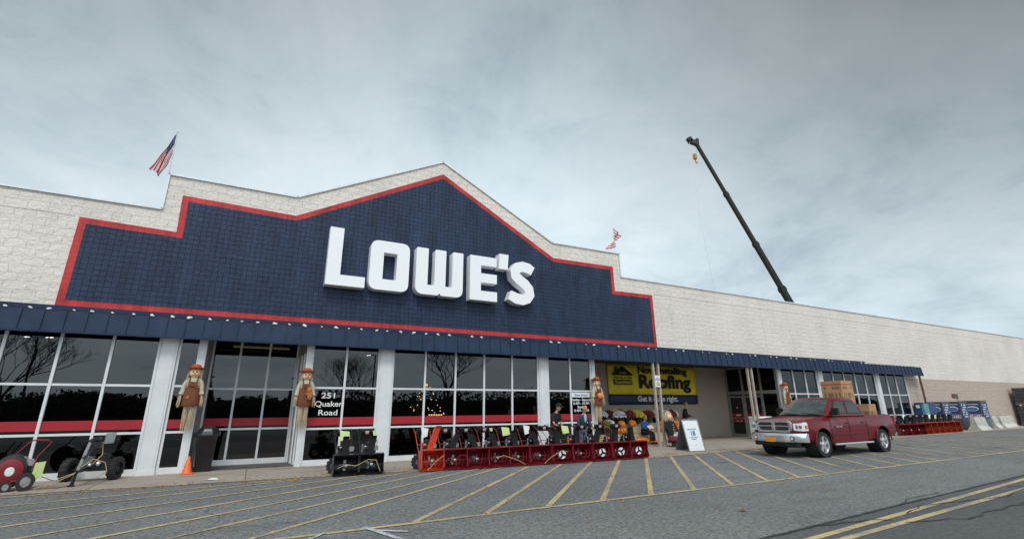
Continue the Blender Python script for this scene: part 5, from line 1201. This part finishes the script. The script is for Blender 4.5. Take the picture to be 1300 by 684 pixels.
# wheel arch liners and flares
fl = MB()
for wx in (1.05, 4.90):
    for s in (-1, 1):
        fl.tube([(wx+.515*math.cos(a), s*1.022, .43+.515*math.sin(a)) for a in [R(-5)+k*R(190)/18 for k in range(19)]], .022, 6)
fl.build('wheel_arch', 'trk', body)
for wx in (1.05, 4.90):
    for s in (-1, 1): ln = MB(); ln.lathe([(.50, s*.60), (.50, s*.97)], (wx, 0, .43), 30, 'Y', caps=False); ln.lathe([(.001, s*.61), (.50, s*.61)], (wx, 0, .43), 30, 'Y', caps=False); ln.build('wheel_well', 'ink', tk)
# cab
z0, z1 = 1.31, 1.90
B = [(1.52, .90), (4.28, .90)]; T = [(2.40, .69), (3.92, .70)]
def gh(u, v, s):   # side face point: u along, v up
    xb = B[0][0]+(B[1][0]-B[0][0])*u; xt = T[0][0]+(T[1][0]-T[0][0])*u; yb, yt = .905, .70
    bul = math.sin(v*PI)*.02
    return (xb+(xt-xb)*v, s*(yb+(yt-yb)*v+bul), z0+(z1-z0)*v)
cb_ = MB(); rings = []
for v in (0, .25, .5, .75, 1.0):
    xb0 = B[0][0]+(T[0][0]-B[0][0])*v; xb1 = B[1][0]+(T[1][0]-B[1][0])*v; y = .905+(.70-.905)*v+math.sin(v*PI)*.02; z = z0+(z1-z0)*v
    rings.append([(xb0-.0, -y*.55, z), (xb0+.06, -y*.88, z), (xb0+.16, -y, z), (xb1-.12, -y, z), (xb1-.02, -y*.85, z), (xb1, 0, z), (xb1-.02, y*.85, z), (xb1-.12, y, z), (xb0+.16, y, z), (xb0+.06, y*.88, z), (xb0, y*.55, z), (xb0-.04, 0, z)])
rings.append([(p[0]*.0+((p[0]-3.05)*.93+3.05), p[1]*.93, z1+.035) for p in rings[-1]]); rings.append([((p[0]-3.05)*.72+3.05, p[1]*.7, z1+.055) for p in rings[-2]])
loft(cb_, rings); cab = cb_.build('cab', 'trk', tk, ang=45)
# openings shown by glass set 3 mm proud with dark cabin behind
def patch(fn, us, vs, off, nm, m, par, thick=None):
    mb = MB(); g = [[Vector(fn(u, v)) for v in vs] for u in us]
    vv = [p for r in g for p in r]; nv_ = len(vs)
    mb.add(vv, [(i*nv_+j, (i+1)*nv_+j, (i+1)*nv_+j+1, i*nv_+j+1) for i in range(len(us)-1) for j in range(nv_-1)]); return mb.build(nm, m, par, recalc=False)
def lin(a, b, n_): return [a+(b-a)*i/n_ for i in range(n_+1)]
def side(u0b, u0t, u1b, u1t, v0, v1, s, off, nm, m, par):
    mb = MB(); vs = []
    for j, v in enumerate(lin(v0, v1, 4)):
        q = j/4
        for u in lin(u0b+(u0t-u0b)*q, u1b+(u1t-u1b)*q, 4):
            p = gh(u, v, s); vs.append((p[0], p[1]+s*off, p[2]))
    mb.add(vs, [(j*5+i, j*5+i+1, (j+1)*5+i+1, (j+1)*5+i) for j in range(4) for i in range(4)]); return mb.build(nm, m, par, recalc=False)
for s in (-1, 1):
    side(.10, .10, .475, .475, .10, .90, s, .006, 'window_trim', 'ink', cab); side(.505, .52, .90, .86, .10, .90, s, .006, 'window_trim', 'ink', cab)
    side(.14, .15, .455, .455, .14, .86, s, .012, 'side_window', mat('dark_cabin_glass', (.012, .016, .018), .06, var=.2, spec=.9), cab); side(.525, .54, .87, .835, .14, .86, s, .012, 'side_window', mat('dark_rear_glass', (.010, .012, .014), .06, var=.2, spec=.9), cab)
# windscreen: dark cabin with reflective glass and pale dash
ws = MB(); vs = []; 
for j, v in enumerate(lin(.06, .95, 5)):
    x = B[0][0]+(T[0][0]-B[0][0])*v; z = z0+(z1-z0)*v; hw_ = .905+(.70-.905)*v
    for k in lin(-1, 1, 8): vs.append((x-.052+.10*abs(k)**2.5, k*hw_*.90, z+.012))
ws.add(vs, [(j*9+i, j*9+i+1, (j+1)*9+i+1, (j+1)*9+i) for j in range(5) for i in range(8)])
wso = ws.build('windscreen', mat('windscreen_reflective', (.045, .06, .058), .07, var=.5, vs=2.5, spec=1.0), cab, recalc=False)
MB().quad((1.66, -.62, 1.385), (1.66, -.38, 1.385), (1.70, -.38, 1.405), (1.70, -.62, 1.405)).quad((2.26, -.06, 1.745), (2.26, .06, 1.745), (2.30, .06, 1.768), (2.30, -.06, 1.768)).build('windscreen_sticker', 'whiteink', wso, smooth=False)
wp_ = MB(); wp_.tube([(1.52, -.70, 1.355), (1.56, -.35, 1.39), (1.60, -.05, 1.41)], .010, 5); wp_.tube([(1.50, .05, 1.365), (1.56, .35, 1.39), (1.60, .62, 1.40)], .010, 5); wp_.build('wiper', 'black', cab)
MB().quad((4.25, -.62, 1.42), (4.25, .62, 1.42), (4.01, .55, 1.80), (4.01, -.55, 1.80)).build('rear_window', 'ink', cab, smooth=False)
MB().box(1.40, 1.56, -.78, .78, 1.30, 1.325).build('cowl', 'black', cab, bevel=.01)
for s in (-1, 1):
    m_ = MB(); m_.box(1.92, 2.08, s*1.02-.11, s*1.02+.11, 1.34, 1.58); m_.tube([(2.0, s*.90, 1.36), (2.0, s*1.0, 1.38)], .03, 6); m_.build('mirror', 'black', cab, bevel=.03)
    for x in (2.55, 3.62): MB().box(x, x+.17, s*.992-.012, s*.992+.012, 1.05, 1.085).build('door_handle', 'black', body, bevel=.008)
    MB().box(1.75, 4.05, s*.93-.08, s*.93+.05, .36, .41).tube([(1.7, s*.99, .385), (4.15, s*.99, .385)], .035, 8).build('running_board', 'chrome', tk, bevel=.01)
put_text('badge', 'RAM 1500', (1.92, -1.003, .93), .085, 'chrome', body, bold=.01)
# grille
gr_o = roundpoly([(-.60, .80), (.60, .80), (.66, 1.06), (.56, 1.18), (-.56, 1.18), (-.66, 1.06)], .10, 4); gr_i = roundpoly([(-.52, .86), (.52, .86), (.58, 1.04), (.50, 1.12), (-.50, 1.12), (-.58, 1.04)], .09, 4)
gm = clip_shape([gr_o, gr_i], .10); gm.xf(Matrix.Translation((-.02, 0, 0)) @ Matrix.Rotation(-PI/2, 4, 'Z') @ Matrix.Rotation(PI/2, 4, 'X')); g_ = gm.build('grille', 'chrome', tk, bevel=0)
gb = MB(); gb.box(-.03, .05, -.60, .60, .84, 1.13); gb.build('grille_mesh', 'ink', g_, smooth=False)
gx = MB(); gx.box(-.065, -.03, -.58, .58, .985, 1.015); gx.box(-.065, -.03, -.022, .022, .85, 1.13); gx.box(-.08, -.04, -.055, .055, .86, 1.12); gx.build('grille_bar', 'chrome', g_, bevel=.006)
gl_ = MB()
for k in range(5): gl_.box(-.042, -.03, -.55, .55, .87+.05*k, .878+.05*k)
gl_.build('grille_slat', 'steel', g_, smooth=False)
for s in (-1, 1):
    h = MB(); h.add([(-.0, s*.67, .87), (-.0, s*.67, 1.08), (.10, s*.90, 1.10), (.30, s*.975, 1.10), (.30, s*.985, .86), (.10, s*.91, .85), (.06, s*.68, 1.11), (.28, s*.93, 1.13)], [(0, 1, 2, 5), (5, 2, 3, 4), (1, 6, 7, 2), (2, 7, 3)]); ho = h.build('headlight', 'lens', tk, smooth=False)
    q = MB(); q.lathe([(.07, 0), (.055, .02), (.01, .03)], (.025, s*.745, .98), 14, 'X'); q.lathe([(.06, 0), (.045, .02), (.01, .03)], (.06, s*.86, .98), 14, 'X'); q.build('bulb_ring', 'steel', ho)
    MB().box(.19, .28, s*.965-.012, s*.965+.014, .92, 1.03).build('turn_signal', 'amber', ho, smooth=False)
# bumper
bs = []
for y in [-1.0+.1*k for k in range(21)]:
    c = abs(y); x = -.20+.30*c**3.2; bs.append([(x+.02, y, .50), (x-.02, y, .56), (x-.02, y, .70), (x+.03, y, .77), (x+.14, y, .77), (x+.14, y, .50)])
bb = MB(); loft(bb, bs); bo = bb.build('bumper', 'chrome', tk, ang=30)
MB().box(-.12, .2, -.75, .75, .36, .50).build('air_dam', 'black', tk, bevel=.02)
MB().box(-.08, .1, -.68, .68, .768, .80).build('bumper_gap', 'black', tk, smooth=False)
for s in (-1, 1): MB().lathe([(.075, -.03), (.075, .0), (.05, .02)], (-.135, s*.66, .62), 16, 'X').build('fog_light', 'black', bo); MB().lathe([(.052, -.036), (.052, -.03)], (-.135, s*.66, .62), 16, 'X').build('fog_lens', 'lens', bo)
MB().box(-.245, -.225, -.10, .22, .49, .64).build('number_plate', 'plate', tk, smooth=False, bevel=.004)
rb = MB(); rb.box(6.07, 6.20, -.9, .9, .52, .70); rb.build('rear_bumper', 'chrome', tk, bevel=.03)
for s in (-1, 1): MB().box(5.98, 6.075, s*.93-.045, s*.93+.04, .95, 1.25).build('tail_light', 'taillens', tk, bevel=.01)
MB().box(.3, 5.8, -.45, .45, .30, .46).tube([(1.05, -.8, .40), (1.05, .8, .40)], .05, 8).tube([(4.9, -.8, .40), (4.9, .8, .40)], .07, 8).build('chassis', 'ink', tk)
def twheel(x, s):
    r = .405; wd = .27; yc = s*.86; c = (x, yc, r); b = MB()
    b.lathe([(r*.66, -wd/2), (r*.95, -wd/2), (r, -wd*.36), (r, wd*.36), (r*.95, wd/2), (r*.66, wd/2)], c, 40, 'Y', caps=False); wh = b.build('wheel', 'rubber', tk)
    q = MB(); q.lathe([(r*.67, -wd*.5), (r*.64, -wd*.5), (r*.60, -wd*.2), (r*.60, wd*.5), (r*.67, wd*.5)], c, 36, 'Y', caps=False); o = -s*0
    ys = yc+s*wd*.36
    q.lathe([(.075, -.02), (.075, .02), (.03, .025)] if s > 0 else [(.03, -.025), (.075, -.02), (.075, .02)], (x, ys, r), 16, 'Y')
    for k in range(5):
        a = 2*PI*k/5+.3
        for da in (0,):
            d0 = Vector((math.cos(a), 0, math.sin(a))); n0 = Vector((-math.sin(a), 0, math.cos(a))); C = Vector((x, ys, r))
            w0, w1 = .05, .035
            pts = [C+d0*.05+n0*w0, C+d0*.05-n0*w0, C+d0*r*.63-n0*w1*1.6, C+d0*r*.63+n0*w1*1.6]
            q.add([p+Vector((0, s*.012, 0)) for p in pts]+[p-Vector((0, s*.03, 0)) for p in pts], [(0, 1, 2, 3), (4, 7, 6, 5), (0, 4, 5, 1), (1, 5, 6, 2), (2, 6, 7, 3), (3, 7, 4, 0)])
    q.build('rim', 'chrome', wh, ang=30)
    MB().lathe([(.001, 0), (r*.6, 0)], (x, yc+s*wd*.05, r), 24, 'Y', caps=False).build('brake_disc', 'ink', wh)
for x in (1.05, 4.90):
    for s in (-1, 1): twheel(x, s)
# seats seen through the glass are hidden by reflections; boxes carried in the bed
def carton(name, label, x0, x1, y0, y1, z0, z1, rz=0, big=True):
    cx_, cy_ = (x0+x1)/2, (y0+y1)/2; t = thing(name, label, 'cardboard box', (cx_, cy_, z0), rz); hx, hy, H = (x1-x0)/2, (y1-y0)/2, z1-z0
    MB().box(-hx, hx, -hy, hy, 0, H).build('carton', 'card', t, smooth=False, bevel=.008)
    p = MB(); rnd = random.Random(int(x0*10))
    rows = ((.62, .74, 3), (.44, .50, 1), (.82, .87, 2), (.28, .33, 5)) if big else ((.5, .7, 2), (.2, .3, 3))
    for (a, b, k) in rows:
        for i in range(k*3):
            if rnd.random() < .25: continue
            f0 = -.8+1.6*i/(k*3); f1 = f0+1.6/(k*3)*.72
            p.box(-hx-.004, -hx-.001, hy*f0, hy*f1, H*a, H*b); p.box(hx*f0, hx*f1, -hy-.004, -hy-.001, H*a, H*b)
    p.build('print', 'cardprint', t, smooth=False)
    MB().box(-hx-.006, hx+.003, -hy-.006, hy+.003, H*.915, H*.935).build('tape', 'tape' if big else 'card', t, smooth=False)
    return t
carton('cardboard_box', 'tall printed cardboard box with red band standing in the pickup bed behind the cab', 20.42, 21.22, 10.87, 11.66, .85, 2.62)
carton('cardboard_box', 'small cardboard box beside the tall one in the pickup bed', 21.25, 21.75, 10.45, 10.95, .85, 1.72, big=False)
MB().box(-.04, .04, -.04, .04, 0, .06)

# ------------------------------------------------------------------ cabinets, barriers, pallets on the right
def cabinet(x, y0, y1, dx, hgt, label):
    t = thing('gas_cylinder_cabinet', label, 'cabinet', (x, (y0+y1)/2, 0), group='blue and grey cabinets along the far wall'); hy = (y1-y0)/2
    MB().box(0, dx, -hy, hy, .05, hgt).box(-.02, dx+.02, -hy-.02, hy+.02, hgt, hgt+.06).box(.05, dx-.05, -hy+.05, hy-.05, 0, .05).build('body', 'cagegrey', t, bevel=.01)
    MB().box(-.014, -.002, -hy+.06, hy-.06, .75, hgt-.08).build('side_panel', 'cageblue', t, smooth=False)
    MB().box(-.018, -.0145, -hy+.06, hy-.06, .75, 1.05).build('side_stripe', 'pinkink', t, smooth=False)
    MB().prism([(.42*math.cos(a)*hy*1.6, 1.42+.17*math.sin(a)) for a in [k*2*PI/24 for k in range(24)]], -.022, -.018, 'X').build('oval_ring', 'whiteink', t, smooth=False)
    MB().prism([(.36*math.cos(a)*hy*1.6, 1.40+.12*math.sin(a)) for a in [k*2*PI/24 for k in range(24)]], -.026, -.0225, 'X').build('oval', 'blueink', t, smooth=False)
    MB().prism([(.2*math.cos(a)*hy*1.6, 1.40+.06*math.sin(a)) for a in [k*2*PI/24 for k in range(24)]], -.030, -.0265, 'X').build('oval_center', 'cyanink', t, smooth=False)
    wv = MB()
    for k in range(7): wv.box(-.021, -.0185, -hy+.12+k*.1, -hy+.18+k*.1, .82, .82+.04*(1+(k*3) % 4))
    wv.box(-.022, -.0148, -hy+.12, hy-.12, 1.70, 1.74); wv.build('side_print', 'whiteink', t, smooth=False)
    MB().box(.06, dx-.06, -hy-.014, -hy-.002, .75, hgt-.08).build('front_panel', 'cageblue', t, smooth=False)
    fp = MB()
    for k in range(4):
        for j in range(6):
            if (k*5+j*3) % 4: fp.box(.16+k*.17, .27+k*.17, -hy-.02, -hy-.0145, .85+j*.16, .93+j*.16)
    fp.build('front_print', 'whiteink', t, smooth=False)
    dg_ = MB()
    for k in range(8): dg_.tube([(.08+k*(dx-.16)/7, -hy-.02, .1), (.08+k*(dx-.16)/7, -hy-.02, .7)], .008, 4)
    dg_.build('front_grate', 'steel', t)
    return t
cabinet(41.65, 15.95, 16.75, 1.1, 1.84, 'blue oval cabinet nearest the rusty corner post, first of three'); cabinet(44.1, 15.88, 16.75, 1.1, 1.86, 'middle blue oval cabinet, second of three along the wall'); cabinet(47.0, 15.72, 16.75, 1.05, 1.92, 'blue oval cabinet with lettered end, third of three, nearest the barriers')
t = thing('ice_freezer', 'bright blue freezer with pale teal door between the storefront end and the rusty post', 'freezer', (39.75, 16.35, 0))
MB().box(0, .9, -.42, .42, .05, 1.85).box(.05, .85, -.38, .38, 0, .05).build('body', 'cageblue', t, bevel=.02); MB().box(-.012, -.002, -.40, .02, .3, 1.75).build('door_panel', 'cyanink', t, smooth=False); MB().box(-.014, -.002, -.40, -.12, .2, 1.8).build('teal_panel', 'teal', t, smooth=False)
MB().box(-.02, -.012, .1, .3, 1.5, 1.7).build('logo', 'whiteink', t, smooth=False)
def barrier(x0, x1, yc, label, h=.86, rz=0):
    t = thing('concrete_barrier', label, 'barrier', (x0, yc, 0), rz, group='concrete barriers at the wall foot')
    MB().prism([(-.38, 0), (.38, 0), (.36, .08), (.20, .30), (.12, h), (-.12, h), (-.20, .30), (-.36, .08)], 0, x1-x0, 'X').build('block', 'conc', t, smooth=False, bevel=.015)
    MB().tube([(.3, 0, h), (.3, 0, h+.05), (.5, 0, h+.05), (.5, 0, h)], .012, 6).build('lifting_loop', 'rust', t); return t
barrier(43.6, 45.3, 15.25, 'pale concrete barrier in front of the third blue cabinet'); barrier(48.6, 49.8, 15.95, 'concrete barrier just right of the third blue cabinet', rz=R(5)); barrier(50.4, 51.6, 16.1, 'middle one of the three concrete barriers against the bare wall', rz=R(-6)); barrier(52.2, 53.6, 16.25, 'last concrete barrier before the dark stacked pallets', rz=R(4))
def pallet(z, label, h_):
    t = thing('wrapped_pallet', label, 'pallet', (56.3, 16.0, z), group='wrapped pallets stacked at the right edge')
    b = MB(); 
    for k in range(3): b.box(0, 2.6, -.62+.44*k, -.50+.44*k, 0, .12)
    b.box(0, 2.6, -.62, .62, .12, .14); b.build('pallet_base', 'conc', t, smooth=False)
    g = MB(); nlay = 5
    for k in range(nlay): g.box(.02+.01*(k % 2), 2.58, -.60-.01*(k % 2), .60, .14+k*(h_-.16)/nlay, .14+(k+.93)*(h_-.16)/nlay)
    g.build('goods', 'wrap', t, bevel=.02); return t
pallet(0.0, 'dark wrapped pallet on the ground at the right edge of the photo', 1.55); pallet(1.56, 'dark wrapped pallet stacked on the lower one at the right edge', 1.50)
# small wall sign bracket above the third cabinet
t = thing('wall_sign', 'small brown sign on the tan wall above the third blue cabinet', 'sign', (46.0, WY-.02, 2.2)); MB().box(0, .9, -.03, 0, 0, .28).build('plate', 'rust', t, smooth=False); MB().box(.8, .86, -.03, -.005, -.5, 0).build('bracket', 'alum', t, smooth=False)

# ------------------------------------------------------------------ what stands behind the camera and shows in the glass
def bare_tree(loc, hgt, label, seed, spread=1.0):
    rnd = random.Random(seed); t = thing('bare_tree', label, 'tree', loc, group='bare trees mirrored in the glass'); tr_ = MB(); cr_ = MB()
    tr_.tube([(0, 0, 0), (.05, 0, hgt*.15), (-.05, .05, hgt*.32)], [hgt*.028, hgt*.02, hgt*.017], 8); tr_.build('trunk', 'bark', t)
    def br(p, d, l_, r, lev):
        pts = [p]; q = p
        for k in range(3):
            d = (d+Vector((rnd.uniform(-.22, .22), rnd.uniform(-.22, .22), rnd.uniform(-.05, .16)))).normalized(); q = q+d*l_/3; pts.append(q)
        cr_.tube(pts, [r, r*.85, r*.7, r*.5], 5 if lev < 2 else 3)
        if lev >= 5: return
        for k in range(3):
            a = rnd.uniform(0, 2*PI); nd_ = (d+Vector((math.cos(a), math.sin(a), rnd.uniform(-.1, .4)))*rnd.uniform(.45, .85)*spread).normalized(); br(pts[rnd.choice((2, 3, 3))], nd_, l_*rnd.uniform(.62, .82), r*.62, lev+1)
    for k in range(7):
        a = k*2*PI/7+rnd.random(); br(Vector((-.05, .05, hgt*.30)), Vector((math.cos(a)*.7, math.sin(a)*.7, 1)).normalized(), hgt*.28, hgt*.0085, 0)
    cr_.build('crown', 'bark', t, recalc=False); return t
bare_tree((-22.5, -33, 0), 10.5, 'bare tree reflected in the leftmost dark windows', 3)
bare_tree((24.5, -33, 0), 13.0, 'wide bare tree reflected in the windows behind the long snow blower row', 9, 1.25)
bare_tree((11.2, -36, 0), 8.5, 'small bare tree reflected in the pane right of the address lettering', 12)
def lamp_post(loc, hgt, label):
    t = thing('lamp_post', label, 'lamp post', loc, group='car park lamps mirrored in the glass'); MB().tube([(0, 0, 0), (0, 0, hgt)], [.12, .08], 8).build('pole', 'crane', t)
    MB().tube([(-.9, 0, hgt), (.9, 0, hgt)], .05, 6).box(-1.2, -.5, -.25, .25, hgt, hgt+.12).box(.5, 1.2, -.25, .25, hgt, hgt+.12).build('arm', 'crane', t)
    for s in (-1, 1): MB().box(s*.85-.25, s*.85+.25, -.2, .2, hgt-.03, hgt-.002).build('lamp_lens', 'lamp', t, smooth=False)
lamp_post((-21.0, -33, 0), 9.3, 'twin headed lamp post reflected beside the left bare tree'); lamp_post((14.3, -36, 0), 9.2, 'twin headed lamp post reflected in the wide middle window')
wd_ = MB(); rnd = random.Random(21)
for i in range(16000):
    x = rnd.uniform(-160, 220); hmax = 4.9+1.6*noise.noise(Vector((x*.05, 3, 0)))+1.4*noise.noise(Vector((x*.3, 1, 0)))+(1.3 if 12 < x < 90 else 0)
    z = hmax*rnd.random()**.6; c = Vector((x, -88+rnd.uniform(-6, 6), z)); s = rnd.uniform(.25, .7)
    q = [c+Vector((rnd.uniform(-s, s), rnd.uniform(-s, s), rnd.uniform(-s, s))) for _ in range(4)]; wd_.add(q, [(0, 1, 2), (1, 2, 3)])
for i in range(130):
    x0_ = -165+i*3.3; hmax = 3.9+1.8*noise.noise(Vector((x0_*.05, 3, 0))); wd_.ball((x0_, -92, hmax*.35), 3.2, 2.5, hmax*.9, 8, 6)
tag(wd_.build('woodland', 'wood', smooth=False, recalc=False), kind='stuff')
sheet('grass_verge', [(-300, -84), (400, -84), (400, -300), (-300, -300)], .02, mat('autumn_grass', (.06, .07, .03), .95, var=.3))
